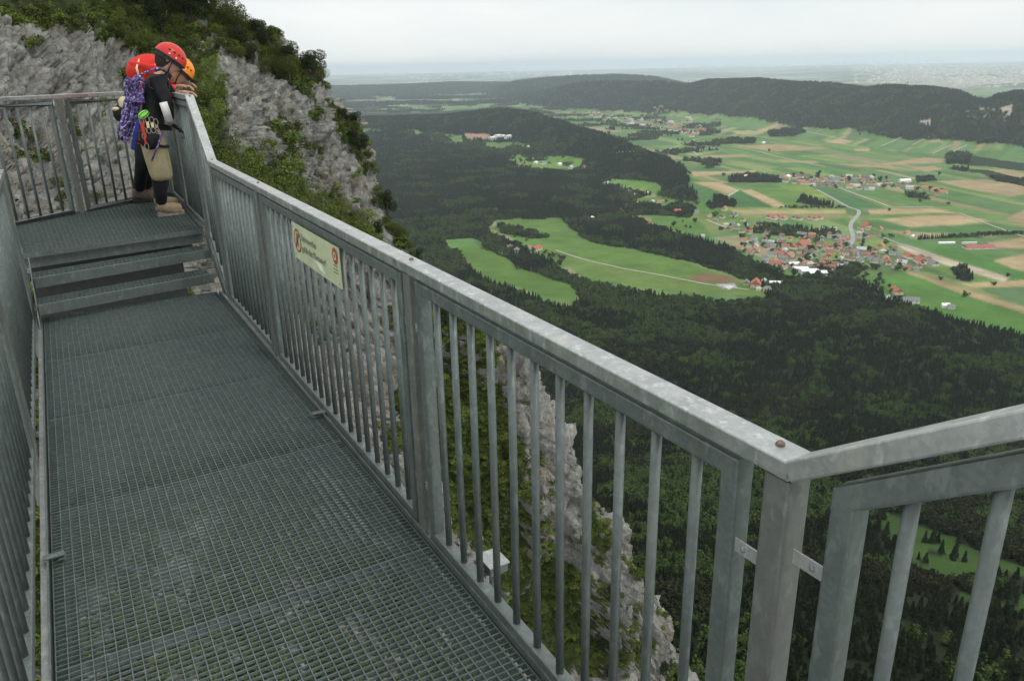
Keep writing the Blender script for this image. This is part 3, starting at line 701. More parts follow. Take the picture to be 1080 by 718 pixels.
def wood_points(a0, a1, r0, r1, spacing, sc, which, dec=.12, vis=True):
    x, y = polar_points(a0, a1, r0, r1, spacing); z, hm, hb, hl, r, az = land_h(x, y, True)
    c, wd, hw, hd, pw, px, py = land_use(x, y, z, hm, hb, hl, r)
    k = {'wood': wd & ~hw, 'hill': hw, 'hedge': hd & ~wd & ~hw}[which] & (py > 20) & (py < 820) & (px > 330-200*(r < 900)) & (px < 1150)
    x, y, z, px, py, r = x[k], y[k], z[k], px[k], py[k], r[k]
    # broadleaf clumps: brighter patches inside the dark wood, and along meadow edges
    br = fbm(x/75, y/75, o=3, s=71)
    leafy = (br > (.70-dec)) | ((fbm(x/14, y/14, o=2, s=79) > .70) & (r < 1500))
    for p in ([(400, 235), (520, 225), (640, 255), (790, 292), (800, 268), (900, 286), (870, 300), (640, 300), (560, 262), (470, 290), (400, 270)], [(600, 275), (700, 300), (830, 320), (640, 330), (560, 290)], [(450, 150), (600, 152), (600, 162), (520, 162)], [(800, 232), (900, 245), (930, 300), (760, 290)]):
        leafy |= inpoly(px, py, p) & (br > .30)
    u = rng.random(len(x)); idx = np.where(leafy & (u > .15), 4+(u*97 % 2).astype(int), np.where(fbm(x/120, y/120, o=2, s=73) > .5, 2+(u*89 % 2).astype(int), (u*83 % 2).astype(int)))
    s = sc*(.65+.6*rng.random(len(x)))
    return np.stack([x, y, z-.5], -1), idx, s
def cat(L): return [np.concatenate(q) for q in zip(*L)]
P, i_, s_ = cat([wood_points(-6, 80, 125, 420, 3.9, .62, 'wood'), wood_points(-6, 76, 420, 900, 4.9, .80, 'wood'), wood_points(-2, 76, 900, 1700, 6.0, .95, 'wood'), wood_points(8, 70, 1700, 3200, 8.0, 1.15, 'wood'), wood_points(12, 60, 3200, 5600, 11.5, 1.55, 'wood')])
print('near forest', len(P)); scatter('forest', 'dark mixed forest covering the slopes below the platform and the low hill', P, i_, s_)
P, i_, s_ = cat([wood_points(25, 72, 3600, 7600, 15, 1.9, 'hill', .06), wood_points(12, 62, 7600, 14600, 30, 2.8, 'hill', .06)])
print('far forest', len(P)); scatter('hill_forest', 'blue green forest covering the long flat ridge beyond the valley', P, i_, s_)
P, i_, s_ = wood_points(12, 50, 3200, 9500, 19, 1.6, 'hedge', .3)
print('hedges', len(P)); scatter('hedge_woods', 'scattered copses and hedges among the far green fields', P, i_, s_)

# ---- roads and tracks draped on the land
mm = Mat('road_surface', .85); mm.color(mm.ramp(mm.noise(.05, 4), [(.3, (.24, .24, .22)), (.7, (.34, .335, .31))])); MT['road'] = mm.m
mm = Mat('track_surface', .9); mm.color(mm.ramp(mm.noise(.05, 4), [(.3, (.29, .28, .20)), (.7, (.40, .38, .30))])); MT['track'] = mm.m
def road(name, pts, wd, mat, lift=.8):
    W = []
    for a, b in zip(pts[:-1], pts[1:]):
        n = max(2, int(math.hypot(b[0]-a[0], b[1]-a[1])/3))
        for i in range(n): W.append((a[0]+(b[0]-a[0])*i/n, a[1]+(b[1]-a[1])*i/n))
    W.append(pts[-1]); G = np.array([g for g in (ground_px(*p) for p in W) if g is not None])[:, :2]
    Gs = G.copy(); 
    for _ in range(2): Gs[1:-1] = (Gs[:-2]+2*Gs[1:-1]+Gs[2:])/4
    T = np.gradient(Gs, axis=0); T /= np.linalg.norm(T, axis=1, keepdims=True)+1e-9; S = np.stack([-T[:, 1], T[:, 0]], -1)
    V = []
    for k in (-1, -.33, .33, 1):
        q = Gs+S*k*wd/2; V.append(np.column_stack([q, land_h(q[:, 0], q[:, 1])+lift+.15*(1-abs(k))]))
    V = np.stack(V, 1); n = len(V); I = np.arange(n*4).reshape(n, 4)
    me = npmesh(name, V.reshape(-1, 3), np.concatenate([np.stack([I[:-1, j], I[:-1, j+1], I[1:, j+1], I[1:, j]], -1) for j in range(3)])[:, ::-1], mat)
    tag(link(bpy.data.objects.new(name, me)), kind='structure')
road('road', [(892, 262), (898, 258), (901, 251), (898, 245), (896, 238), (899, 233), (905, 228), (907, 223), (904, 221.5)], 10, MT['road'])
road('road', [(861, 200), (876, 208), (894, 218.5), (904, 221.5)], 9, MT['road']); road('road', [(884, 198), (900, 204), (925, 213), (940, 219), (985, 218.5)], 8, MT['track'])
road('track', [(586, 264), (600, 269), (620, 275), (660, 284), (700, 291), (745, 300), (760, 302), (790, 306)], 5.5, MT['track'])
road('track', [(730, 151), (741, 154), (775, 155), (800, 160), (822, 166), (870, 176)], 9, MT['track']); road('track', [(731, 160), (740, 167), (760, 173)], 8, MT['track'])
road('track', [(850, 139), (880, 145), (893, 149)], 9, MT['track']); road('track', [(930, 154), (940, 150), (951, 144.5)], 8, MT['track']); road('track', [(962, 153), (975, 146.5), (981, 144.5)], 8, MT['track'])
road('track', [(998, 168), (1004, 160), (1020, 153)], 9, MT['track']); road('track', [(984, 162), (1003, 153)], 7, MT['track'])
road('road', [(700, 160), (726, 150), (740, 145), (780, 143), (830, 147)], 8, MT['track']); road('track', [(766, 208), (775, 203), (779, 200.5)], 7, MT['track'])
road('track', [(745, 232), (765, 240), (790, 244), (820, 243)], 7, MT['track']); road('road', [(900, 245), (925, 248), (945, 256), (985, 270)], 6, MT['road'])
road('track', [(650, 161), (676, 160), (700, 160.4), (760, 160)], 8, MT['track']); road('track', [(1012, 225), (1046, 238), (1080, 250), (1130, 262)], 6, MT['track'])
# ================================================================== VILLAGES
def plain(name, c, rough=.8, var=.12, sc=.6):
    m = Mat(name, rough); lo = tuple(x*(1-var) for x in c); hi = tuple(min(1, x*(1+var)) for x in c)
    m.color(m.ramp(m.noise(sc, 4), [(.3, lo), (.7, hi)])); return m.m
WALLS = {'white': plain('white_render', (.74, .72, .66)), 'cream': plain('cream_render', (.62, .54, .38)), 'grey': plain('grey_render', (.42, .41, .38)), 'yellow': plain('yellow_render', (.62, .48, .22))}
ROOFS = {'red': plain('red_roof_tiles', (.36, .115, .065), var=.35), 'brown': plain('brown_roof_tiles', (.20, .115, .075), var=.3), 'grey': plain('grey_roof_slabs', (.20, .20, .195), var=.25), 'orange': plain('orange_roof_tiles', (.40, .185, .10), var=.3), 'green': plain('green_sheet_roof', (.30, .42, .33)), 'crimson': plain('crimson_sheet_roof', (.36, .09, .10)), 'white': plain('white_sheet_roof', (.82, .82, .80)), 'pale': plain('pale_sheet_roof', (.48, .47, .44))}
MT['window'] = plain('dark_window_glass', (.05, .06, .07), .2)
HM = {}
def house_meshes(L, W, H, RH, hip=False):
    k = (L, W, H, RH, hip)
    if k in HM: return HM[k]
    w_ = MB(); a, b = L/2, W/2
    w_.add([(-a, -b, -3), (a, -b, -3), (a, b, -3), (-a, b, -3), (-a, -b, H), (a, -b, H), (a, b, H), (-a, b, H), (-a, 0, H+RH*.93 if not hip else H), (a, 0, H+RH*.93 if not hip else H)],
           [(0, 1, 5, 4), (2, 3, 7, 6), (1, 2, 6, 9, 5), (3, 0, 4, 8, 7)])
    r = MB(); o = .55; e = RH*o/b; hh = a*.45 if hip else -o
    top = [(-a+hh if hip else -a-o, 0, H+RH), (a-hh if hip else a+o, 0, H+RH)]
    lo = [(-a-o, -b-o, H-e), (a+o, -b-o, H-e), (a+o, b+o, H-e), (-a-o, b+o, H-e)]
    lo2 = [(x, y, z-.25) for (x, y, z) in lo]; vs = lo+top+lo2
    r.add(vs, [(0, 1, 5, 4), (2, 3, 4, 5), (1, 2, 5), (3, 0, 4), (0, 6, 7, 1), (1, 7, 8, 2), (2, 8, 9, 3), (3, 9, 6, 0), (6, 9, 8, 7)])
    c = MB().box((a*.35, .9, H+RH*.95), (.4, .4, 1.1))
    wn = []
    for sy in (-1, 1):
        for x in (-a*.6, 0, a*.6): wn.append(((x, sy*(b+.02), H*.5), (.6, .05, .7)))
    for sx in (-1, 1): wn.append(((sx*(a+.02), 0, H*.62), (.05, .6, .7)))
    HM[k] = (w_, r, c, wn); return HM[k]
MESHC = {}
def cached(key, fn):
    if key not in MESHC: MESHC[key] = fn()
    return MESHC[key]
SIZES = [(12, 9, 4.6, 3.6, False), (10, 9, 4.0, 3.4, False), (15, 9.5, 5.2, 3.8, False), (11, 10, 4.6, 3.2, True), (19, 9, 4.2, 3.4, False)]
HCOUNT = [0]
def house(px, py, roof, wall, label, group, size=None, rz=None, s=1.0, cat='house', name='house', windows=True):
    g = ground_px(px, py)
    if g is None: return
    z = float(land_h(np.array([g[0]]), np.array([g[1]]))[0])
    sz = size or SIZES[random.randrange(5)]; rz = R_(random.choice((28, 118))+random.uniform(-14, 14)) if rz is None else R_(rz)
    root = empty(name, (g[0], g[1], z), rz); root.scale = (s, s, s); tag(root, label, cat, group)
    w_, r, c, wn = house_meshes(*sz)
    link(bpy.data.objects.new('wall', cached(('w', sz, wall), lambda: w_.mesh('wall', WALLS[wall]))), root)
    ro = link(bpy.data.objects.new('roof', cached(('r', sz, roof), lambda: r.mesh('roof', ROOFS[roof]))), root)
    link(bpy.data.objects.new('chimney', cached(('c', sz, wall), lambda: c.mesh('chimney', WALLS['grey']))), ro)
    if windows:
        for i, (cc, hh) in enumerate(wn):
            link(bpy.data.objects.new('window', cached(('n', sz, i), lambda: MB().box(cc, hh).mesh('window', MT['window']))), root)
    HCOUNT[0] += 1; return root
taken = []
def spot(x, y, md):
    for (a, b) in taken:
        if abs(a-x) < md and abs(b-y) < md*.55: return False
    taken.append((x, y)); return True
# single buildings one can point at in the photograph
LONG = (26, 10, 5, 3.4, False); HALL = (42, 18, 6, 3, False); BARN = (20, 12, 5, 4.2, False)
def one(px, py, roof, wall, label, size=None, rz=None, s=1.0, cat='house', name='house', g=None): house(px, py, roof, wall, label, g, size, rz, s, cat, name); taken.append((px, py))
one(566, 264, 'red', 'cream', 'red roofed farmhouse between the two green meadows', BARN, 20, 1.25, 'farmhouse', 'farmhouse')
one(559, 262, 'orange', 'white', 'orange roofed outbuilding left of the red roofed farmhouse', None, 100, 1.0, 'barn', 'barn')
one(545, 266, 'grey', 'grey', 'grey roofed barn just left of the red farmhouse by the meadow', BARN, 60, 1.1, 'barn', 'barn')
one(537, 262, 'brown', 'grey', 'brown roofed barn at the upper left of the meadow farm', BARN, 20, 1.0, 'barn', 'barn')
one(530, 268, 'white', 'white', 'tiny white shed at the edge of the lower meadow', (8, 5, 3, 1.5, False), 20, .7, 'shed', 'shed')
one(551, 270, 'pale', 'white', 'pale roofed shed below the grey roofed barn', (14, 7, 3, 2, False), 20, .8, 'shed', 'shed')
one(511, 244, 'white', 'white', 'white hut at the left end of the big meadow', (9, 8, 4, 2, False), 60, 1., 'hut', 'hut')
one(523, 222, 'pale', 'white', 'pale house hidden in the wood above the big meadow', None, 60, 1.)
one(624, 231, 'white', 'white', 'white house in the trees right above the big meadow', None, 30, 1.1)
one(617, 229, 'brown', 'cream', 'brown roofed house in the trees above the big meadow', None, 60, 1.1)
one(663, 204, 'grey', 'white', 'tall white house at the wood edge on the left hillside', (12, 11, 7, 3.5, True), 30, 1.2)
one(670, 206, 'white', 'white', 'low white house right of the tall white hillside house', (14, 8, 3.5, 2.2, False), 100, 1.1)
one(682, 204, 'white', 'white', 'small white hut between trees on the left hillside', (8, 7, 4, 2, False), 20, 1.1)
one(672, 215, 'pale', 'white', 'pale cottage below the tall white hillside house', None, 20, .9)
one(689, 213, 'white', 'white', 'white annex beside the long red roof on the hillside', (9, 8, 4, 2, False), 100, 1.)
one(697, 214, 'orange', 'cream', 'long orange roofed house on the left hillside', LONG, 170, 1.1)
one(714, 225, 'red', 'cream', 'red roofed cream house alone on the green hillside', (14, 12, 5, 4, False), 170, 1.4)
one(660, 219, 'brown', 'grey', 'brown roofed house half hidden by hillside trees', None, 20, 1.2)
one(674, 231, 'brown', 'cream', 'brown roofed cottage left of the orange farm row', None, 20, 1.1)
one(682, 233, 'orange', 'cream', 'upper end of the orange roofed farm row on the hillside', LONG, 130, .9)
one(686, 238, 'orange', 'white', 'middle of the orange roofed farm row on the hillside', LONG, 130, .9)
one(690, 243, 'red', 'white', 'lower end of the orange roofed farm row on the hillside', LONG, 40, .8)
one(704, 243, 'orange', 'white', 'small house right of the orange roofed farm row', None, 130, .9)
one(735, 224, 'grey', 'white', 'white house with two wings near the middle of the hillside', None, 130, 1.)
one(741, 250, 'pale', 'white', 'white house at the wood edge below the hillside field', None, 130, 1.)
one(764, 222, 'orange', 'cream', 'orange roofed house at the top left of the large village', None, 20, 1.3)
one(774, 228, 'grey', 'cream', 'large grey roofed hall at the upper left of the large village', BARN, 20, 1.3, 'hall', 'hall')
one(762, 230, 'brown', 'white', 'brown roofed house beside the grey hall', None, 20, 1.3)
one(784, 233, 'red', 'white', 'red roofed house below the grey hall', None, 20, 1.1)
one(797, 302, 'red', 'cream', 'big red roofed house at the lower wood edge', (16, 12, 5, 5, False), 40, 1.5)
one(787, 300, 'grey', 'yellow', 'yellow house at the lower wood edge', None, 40, 1.3)
one(806, 299, 'pale', 'yellow', 'yellow walled house right of the big red roof', None, 40, 1.2)
one(818, 300, 'white', 'white', 'white hall at the lower wood edge', LONG, 140, .9)
one(809, 307, 'grey', 'cream', 'grey roofed house below the big red roof', None, 140, 1.3)
one(800, 306, 'pale', 'white', 'white porch house just under the big red roof', None, 40, .9)
one(768, 304, 'pale', 'pale' if False else 'white', 'pale greenhouse in the meadow corner', (26, 16, 2.5, 2, False), 20, .8, 'greenhouse', 'greenhouse')
for (x, y, n_) in ((836, 280, 'leftmost'), (844, 285, 'second from the left'), (853, 288, 'third from the left'), (862, 290, 'fourth from the left'), (871, 294, 'rightmost')):
    one(x, y, 'white', 'white', n_+' of the bright white halls in front of the large village', (30, 18, 6, 2.0, False), 150, .95 if x < 850 else 1.15 if x < 870 else .6, 'hall', 'hall', 'bright white halls in front of the village')
one(873, 243, 'green', 'white', 'long green roofed hall at the top of the large village', HALL, 140, .95, 'hall', 'hall')
one(846, 261, 'red', 'cream', 'largest red roof in the middle of the village', (30, 16, 7, 6, False), 15, 1.25)
one(838, 262, 'red', 'white', 'red roofed house left of the largest red roof', BARN, 15, 1.2)
one(822, 270, 'red', 'cream', 'red roofed house at the left edge of the village centre', BARN, 100, 1.3)
one(832, 271, 'orange', 'white', 'orange roofed house at the left edge of the village centre', BARN, 15, 1.2)
for i, x in enumerate((812, 817, 822, 827)): one(x, 230+(i % 2)*1.5, 'orange' if i % 2 else 'red', 'white', ('first', 'second', 'third', 'fourth')[i]+' from the left of the red roofed row above the village trees', (18, 11, 5, 4, False), 15, 1.1, g='red roofed row above the village trees')
for i, x in enumerate((838, 843, 855, 860, 865)): one(x, 231+(i % 2), 'red' if x > 853 else 'brown', 'white', ('first', 'second', 'third', 'fourth', 'last')[i]+' of the houses along the top edge of the village, counted from the left', (16, 10, 5, 3.6, False), 15, 1.1, g='houses along the top edge of the village')
one(956, 247, 'orange', 'cream', 'orange roofed long house beside the poplar row', LONG, 15, 1.0)
one(962, 250, 'white', 'white', 'white shed left of the poplar row', (14, 8, 4, 2, False), 15, .9, 'shed', 'shed')
one(929, 262, 'yellow' if False else 'orange', 'yellow', 'yellow house with a bright orange roof right of the village road', (12, 11, 6, 4, False), 15, 1.2)
one(928, 243, 'orange', 'yellow', 'orange roofed house by the field right of the village road', None, 15, 1.3)
one(914, 239, 'red', 'cream', 'red roofed farm beside the top of the village road', BARN, 60, 1.2)
one(958, 272, 'red', 'white', 'bright red roofed house, left one of the pair above the gravel road', BARN, 60, 1.25)
one(970, 277, 'red', 'white', 'bright red roofed house, right one of the pair above the gravel road', BARN, 60, 1.35)
one(984, 279, 'grey', 'white', 'grey roofed white house right of the bright red pair', None, 60, 1.3)
one(1032, 262, 'crimson', 'cream', 'long crimson roofed farm building in the fields on the right', (66, 26, 5, 4, False), 150, .95, 'farm building', 'farm_building')
one(1022, 257, 'pale', 'white', 'pale roofed strip building behind the crimson roof', (40, 9, 4, 2, False), 150, .8, 'farm building', 'farm_building')
one(998, 257, 'white', 'white', 'long white shed between the poplars and the crimson roof', (40, 8, 3.5, 2, False), 150, .9, 'shed', 'shed')
one(945, 309, 'red', 'cream', 'red roofed house alone at the lower field edge', BARN, 60, 1.25)
one(939, 317, 'pale', 'white', 'pale cottage in the trees below the lone red roof', None, 60, 1.)
one(960, 319, 'grey', 'white', 'grey roofed house where the lower field meets the dark wood', None, 140, 1.4)
one(997, 324, 'white', 'white', 'white cottage at the dark wood edge, left of two', None, 140, 1.)
one(1003, 325, 'grey', 'white', 'grey roofed cottage at the dark wood edge, right of two', None, 140, 1.)
for i, (x, y) in enumerate(((519, 148), (525, 146.5), (531, 146), (536, 147))):
    one(x, y, 'white', 'white', ('leftmost', 'second', 'third', 'rightmost')[i]+' wing of the big white complex in the distant wood', (34, 22, 14+3*(i % 2), 3, False), 20, 1.1, 'building', 'building', 'big white complex in the distant wood')
one(512, 156, 'white', 'white', 'white building below the big white complex', (34, 12, 5, 2, False), 20, .9, 'building', 'building')
one(557, 158, 'white', 'yellow', 'small pale tower house in the wood right of the white complex', (9, 9, 14, 3, False), 20, 1.2, 'building', 'building')
for i, (x, y, c) in enumerate(((548, 176, 'orange'), (553, 177, 'red'), (565, 173, 'white'), (573, 173, 'grey'), (590, 175, 'white'), (602, 178, 'pale'), (616, 178, 'red'), (640, 195, 'pale'))):
    one(x, y, c, 'white' if i != 7 else 'yellow', f"{('orange', 'red', 'white', 'grey', 'bright white', 'pale', 'rust red', 'tiny pale')[i]} roofed house of the hamlet beside the small mid distance meadow", None, 20, 1.6, g='houses of the small woodland hamlet')
one(805, 151.5, 'white', 'white', 'white barn beside the copse in the middle of the far fields', LONG, 20, 1.2, 'barn', 'barn')
one(786, 187, 'white', 'white', 'white hall at the left end of the second village', LONG, 20, 1.1, 'hall', 'hall')
one(830, 190, 'white', 'yellow', 'tall bright yellow house at the left of the second village', (14, 12, 9, 4, False), 20, 1.5)
one(954, 192.5, 'white', 'white', 'long pale shed with a curved look at the right of the second village', LONG, 160, 1.5, 'hall', 'hall')
for i, (x, y) in enumerate(((978, 199.5), (983, 201), (988, 202.5), (993, 204))):
    one(x, y, 'orange', 'cream', ('first', 'second', 'third', 'last')[i]+' of the orange roofed farm row right of the second village', (26, 12, 5, 4, False), 110, 1.25, g='orange roofed farm row right of the second village')
def inside(poly):
    xs = [p[0] for p in poly]; ys = [p[1] for p in poly]
    while True:
        x, y = random.uniform(min(xs), max(xs)), random.uniform(min(ys), max(ys))
        if inpoly(np.array([x]), np.array([y]), poly)[0]: return x, y
ROOFW = ['red', 'brown', 'brown', 'brown', 'grey', 'grey', 'orange', 'pale']
WW = ['white', 'white', 'white', 'cream', 'grey']
RN = {'red': 'red', 'brown': 'brown', 'grey': 'grey', 'orange': 'orange', 'pale': 'pale'}
def fill(poly, n, md, where, group, s=1.0, windows=False):
    k = 0; t = 0
    while k < n and t < n*60:
        t += 1; x, y = inside(poly)
        if not spot(x, y, md): continue
        rf = random.choice(ROOFW); wl = random.choice(WW)
        house(x, y, rf, wl, f'{RN[rf]} roofed {wl} house {where}', group+f', {rf} roof and {wl} walls', None, None, s*random.uniform(.85, 1.15), windows=windows); k += 1
fill([(797, 236), (815, 240), (835, 250), (830, 262), (815, 264), (790, 268), (778, 262), (785, 248)], 24, 4.2, 'in the upper left quarter of the large village', 'large village, upper left quarter', 1.1, True)
fill([(815, 262), (838, 258), (862, 262), (872, 280), (866, 286), (850, 284), (830, 276), (812, 272)], 24, 4.4, 'in the village heart above the white halls', 'large village, dense heart', 1.15, True)
fill([(840, 248), (862, 244), (880, 246), (895, 252), (894, 262), (870, 262), (850, 256)], 24, 4.3, 'below the green roofed hall in the large village', 'large village, below the green hall', 1.15, True)
fill([(868, 262), (896, 262), (900, 275), (890, 284), (874, 290), (868, 280)], 18, 4.6, 'at the lower right corner of the village', 'large village, lower right', 1.15, True)
fill([(902, 262), (940, 264), (950, 276), (945, 283), (925, 281), (900, 276)], 18, 5.0, 'in the large village below the yellow house', 'large village, right part', 1.15, True)
fill([(902, 235), (925, 242), (925, 256), (905, 256)], 9, 5, 'right of the village road', 'large village, right of the road', 1.1, True)
fill([(790, 262), (812, 272), (832, 281), (828, 285), (806, 276), (788, 268)], 9, 4.6, 'along the wood at the left edge of the large village', 'large village, left edge by the wood', 1.15, True)
fill([(930, 262), (950, 262), (985, 276), (975, 289), (950, 284)], 9, 5, 'right of the bright red pair of roofs', 'large village, far right end', 1.1, True)
fill([(745, 226), (768, 234), (795, 240), (790, 250), (765, 242)], 9, 6, 'on the slope left of the large village', 'slope left of the large village', 1.1, True)
fill([(822, 187), (845, 186), (880, 188), (905, 187), (925, 191), (935, 197), (920, 201), (895, 200), (870, 197), (848, 196), (826, 192)], 50, 3.2, 'in the second village beyond the striped fields', 'second village beyond the striped fields', 1.5)
fill([(930, 190), (956, 194), (975, 199), (1010, 207), (1000, 209), (965, 201), (930, 198)], 9, 4, 'at the right end of the second village', 'second village, right end', 1.4)
fill([(608, 119), (625, 118), (650, 123), (680, 127), (705, 126), (728, 125), (742, 139), (730, 145), (705, 139), (680, 137), (655, 131), (630, 127)], 72, 2.4, 'in the far village at the foot of the ridge', 'far village at the foot of the ridge', 2.2)
fill([(688, 113), (698, 113), (705, 118), (692, 120)], 6, 2.6, 'above the far village on the lower ridge slope', 'houses above the far village', 2.0)
fill([(418, 111), (436, 112), (434, 116), (420, 116)], 4, 3, 'in the tiny hamlet on the far left green', 'tiny far hamlet', 2.6)
print('houses', HCOUNT[0])
# single trees among the houses and on the field edges
def shared_tree(i):
    p = PROTO[i]; return p.data
def tree_at(px, py, i, s, label, group, name='tree'):
    g = ground_px(px, py)
    if g is None: return
    o = bpy.data.objects.new(name, shared_tree(i)); o.location = g-np.array([0, 0, .3]); o.scale = (s, s, s*random.uniform(.9, 1.15)); o.rotation_euler = (0, 0, random.uniform(0, 6.28)); link(o)
    tag(o, label, 'tree', group)
def trees(poly, n, s, where, dark=.3):
    for k in range(n):
        x, y = inside(poly); c = random.random() < dark
        i = random.choice((2, 3)) if c else random.choice((4, 5))
        tree_at(x, y, i, s*random.uniform(.7, 1.25), ('dark round tree ' if c else 'green leafy tree ')+where, where+(', dark' if c else ', leafy'))
trees([(778, 240), (800, 232), (870, 243), (898, 258), (898, 290), (850, 296), (820, 290), (780, 268)], 70, 1.25, 'growing among the houses of the large village')
trees([(900, 236), (930, 246), (960, 258), (985, 280), (970, 288), (930, 284), (902, 288)], 28, 1.15, 'between the houses right of the village road')
trees([(822, 185), (850, 184), (900, 185), (955, 190), (1005, 206), (960, 203), (900, 201), (850, 197)], 26, 1.6, 'around the second village')
trees([(660, 204), (700, 206), (760, 214), (790, 236), (750, 246), (690, 240), (660, 228)], 32, 1.2, 'on the green hillside left of the village')
trees([(900, 285), (950, 295), (965, 325), (915, 303)], 18, 1.05, 'on the slope around the lone red roof')
trees([(515, 246), (545, 244), (570, 262), (600, 276), (600, 292), (560, 278), (520, 262)], 22, 1.15, 'in the strip between the two meadows', .15)
for i in range(15):   # poplars in a row
    x = 968+i*2.0+random.uniform(-.5, .5); 
    tree_at(x, 253-i*.12, 0, random.uniform(.9, 1.35), 'dark slender poplar in the row beside the orange roofed long house', 'poplars in a row right of the village', 'poplar')
for i in range(34):
    x = 997+i*2.9+random.uniform(-1, 1); tree_at(x, 251.5-i*.16, random.choice((2, 3, 4)), random.uniform(.9, 1.4), 'round tree of the long tree belt behind the crimson roof', 'tree belt behind the crimson roof')
for i in range(24):
    x = 822+i*3+random.uniform(-1, 1); tree_at(x, 219.3+random.uniform(-.5, .8), random.choice((3, 4, 5)), random.uniform(.7, 1.2), 'small tree on the hedge line above the pale field strip', 'hedge line above the pale field strip')
for (x, y, s) in ((494, 285, 1.3), (545, 284, 1.2), (1018, 313, 1.3), (1062, 292, 1), (970, 213, 1.3), (1000, 216, 1.2), (742, 157, 1.6), (811, 160, 1.4), (763, 186, 1.6), (990, 185, 1.4), (907, 143, 1.5), (938, 223, 1.), (1048, 301, 1.), (992, 295, .9)):
    tree_at(x, y, random.choice((3, 4)), s, 'tree standing by itself in the open fields', 'lone trees in the fields')
# distant town on the plain
tb = MB(); g_ = np.random.default_rng(5)
def town(x0, x1, y0, y1, n):
    for k in range(n):
        x = g_.uniform(x0, x1); y = y0+(y1-y0)*g_.random()**1.0; hzn = 79.1-(x-38)*.021
        y = max(y, hzn+4.2); d = ray(x, y); t = (ZV-CH)/d[2]; p = CO+d*t
        q = t*.0016; tb.box((p[0], p[1], ZV+q*.35), (q*g_.uniform(.6, 1.8), q*g_.uniform(.4, 1.1), q*g_.uniform(.3, .6)))
town(900, 1100, 68, 88, 420); town(700, 1100, 64, 74, 160); town(510, 620, 76, 80, 40); town(400, 560, 78, 84, 40); town(1000, 1100, 76, 92, 160)
o = tb.build('distant_town', plain('distant_town_walls', (.62, .56, .50), var=.35, sc=.004)); tag(o, 'pale speckled town spread over the hazy plain beyond the ridge', kind='stuff')

# ================================================================== HAZE
hz = bpy.data.materials.new('haze'); hz.use_nodes = True; hn = hz.node_tree.nodes; hn.clear()
ho = hn.new('ShaderNodeOutputMaterial'); pv = hn.new('ShaderNodeVolumePrincipled'); pv.inputs['Color'].default_value = (*HAZE_COL, 1); pv.inputs['Density'].default_value = HAZE_D; pv.inputs['Anisotropy'].default_value = .2
hz.node_tree.links.new(pv.outputs[0], ho.inputs['Volume'])
o = MB().box((0, 0, (HAZE_TOP-426)/2), (58000, 58000, (HAZE_TOP+426)/2)).build('haze', hz); tag(o, 'thin pale air haze over the valley', kind='stuff')
# ================================================================== CLIFF
# rows run from the wooded crest down to the foot; columns from the left (near) to the outer edge and round behind it
CTRL = [
 [(-300, -520, 75), (-90, -430, 82), (30, -340, 92), (130, -260, 104)],
 [(-300, -260, 62), (-60, -170, 70), (90, -90, 84), (196, -30, 104)],
 [(-300, -60, 54), (-40, -10, 60), (130, 10, 74), (252, 30, 104)],
 [(-300, 60, 46), (0, 62, 52), (150, 72, 64), (312, 82, 106)],
 [(-300, 160, 40), (20, 130, 47), (190, 130, 60), (347, 104, 110)],
 [(-300, 250, 37), (40, 190, 43), (225, 190, 62), (380, 160, 112)],
 [(-300, 350, 35), (60, 270, 41), (260, 260, 68), (408, 236, 110)],
 [(-300, 470, 35), (80, 360, 44), (300, 330, 76), (455, 292, 108)],
 [(-300, 600, 37), (100, 470, 50), (350, 430, 84), (560, 392, 112)],
 [(-300, 760, 42), (120, 600, 57), (390, 550, 88), (628, 520, 118)],
 [(-250, 960, 52), (160, 780, 66), (430, 700, 98), (690, 650, 132)],
 [(-150, 1400, 75), (260, 1100, 92), (540, 980, 125), (800, 860, 170)],
]
CW = []
for ri, row in enumerate(CTRL):
    kk = (1.1, 1.2, 1.36, 1) if 2 <= ri <= 7 else (1.05, 1.1, 1.15, 1)
    W = [CO+ray(px, py)*d*1.35*kk[ci] for ci, (px, py, d) in enumerate(row)]
    s = W[-1]; v = s-CO; v = v/np.linalg.norm(v); hz_ = np.array([v[0], v[1], 0]); hz_ /= np.linalg.norm(hz_); lft = np.array([-hz_[1], hz_[0], 0])
    W.append(s+hz_*14+lft*3+np.array([0, 0, -9])); W.append(s+hz_*34+lft*16+np.array([0, 0, -26])); W.append(s+hz_*60+lft*46+np.array([0, 0, -60]))
    CW.append(W)
last = np.array(CW[-1]); CW.append((last+np.array([22, 16, -95])).tolist()); CW.append((last+np.array([60, 45, -230])).tolist())
CW = np.array(CW)
def catmull(A, n, wts=None):
    m = len(A); u = np.linspace(0, m-1-1e-6, n) if wts is None else wts; i = np.floor(u).astype(int); f = (u-i).reshape(-1, *([1]*(A.ndim-1)))
    g = lambda k: A[np.clip(k, 0, m-1)]
    p0, p1, p2, p3 = g(i-1), g(i), g(i+1), g(i+2)
    return .5*((2*p1)+(-p0+p2)*f+(2*p0-5*p1+4*p2-p3)*f**2+(-p0+3*p1-3*p2+p3)*f**3)
NR, NC = 760, 520
rows = np.concatenate([np.linspace(0, 1, 30)[:-1], np.linspace(1, 10.2, 640)[:-1], np.linspace(10.2, len(CW)-1-1e-6, 92)])
G = catmull(CW, 0, rows)
colsu = np.concatenate([np.linspace(0, 1, 130)[:-1], np.linspace(1, 3.35, 340)[:-1], np.linspace(3.35, 6-1e-6, 52)])
G = np.swapaxes(catmull(np.swapaxes(G, 0, 1), 0, colsu), 0, 1); NR, NC = G.shape[:2]
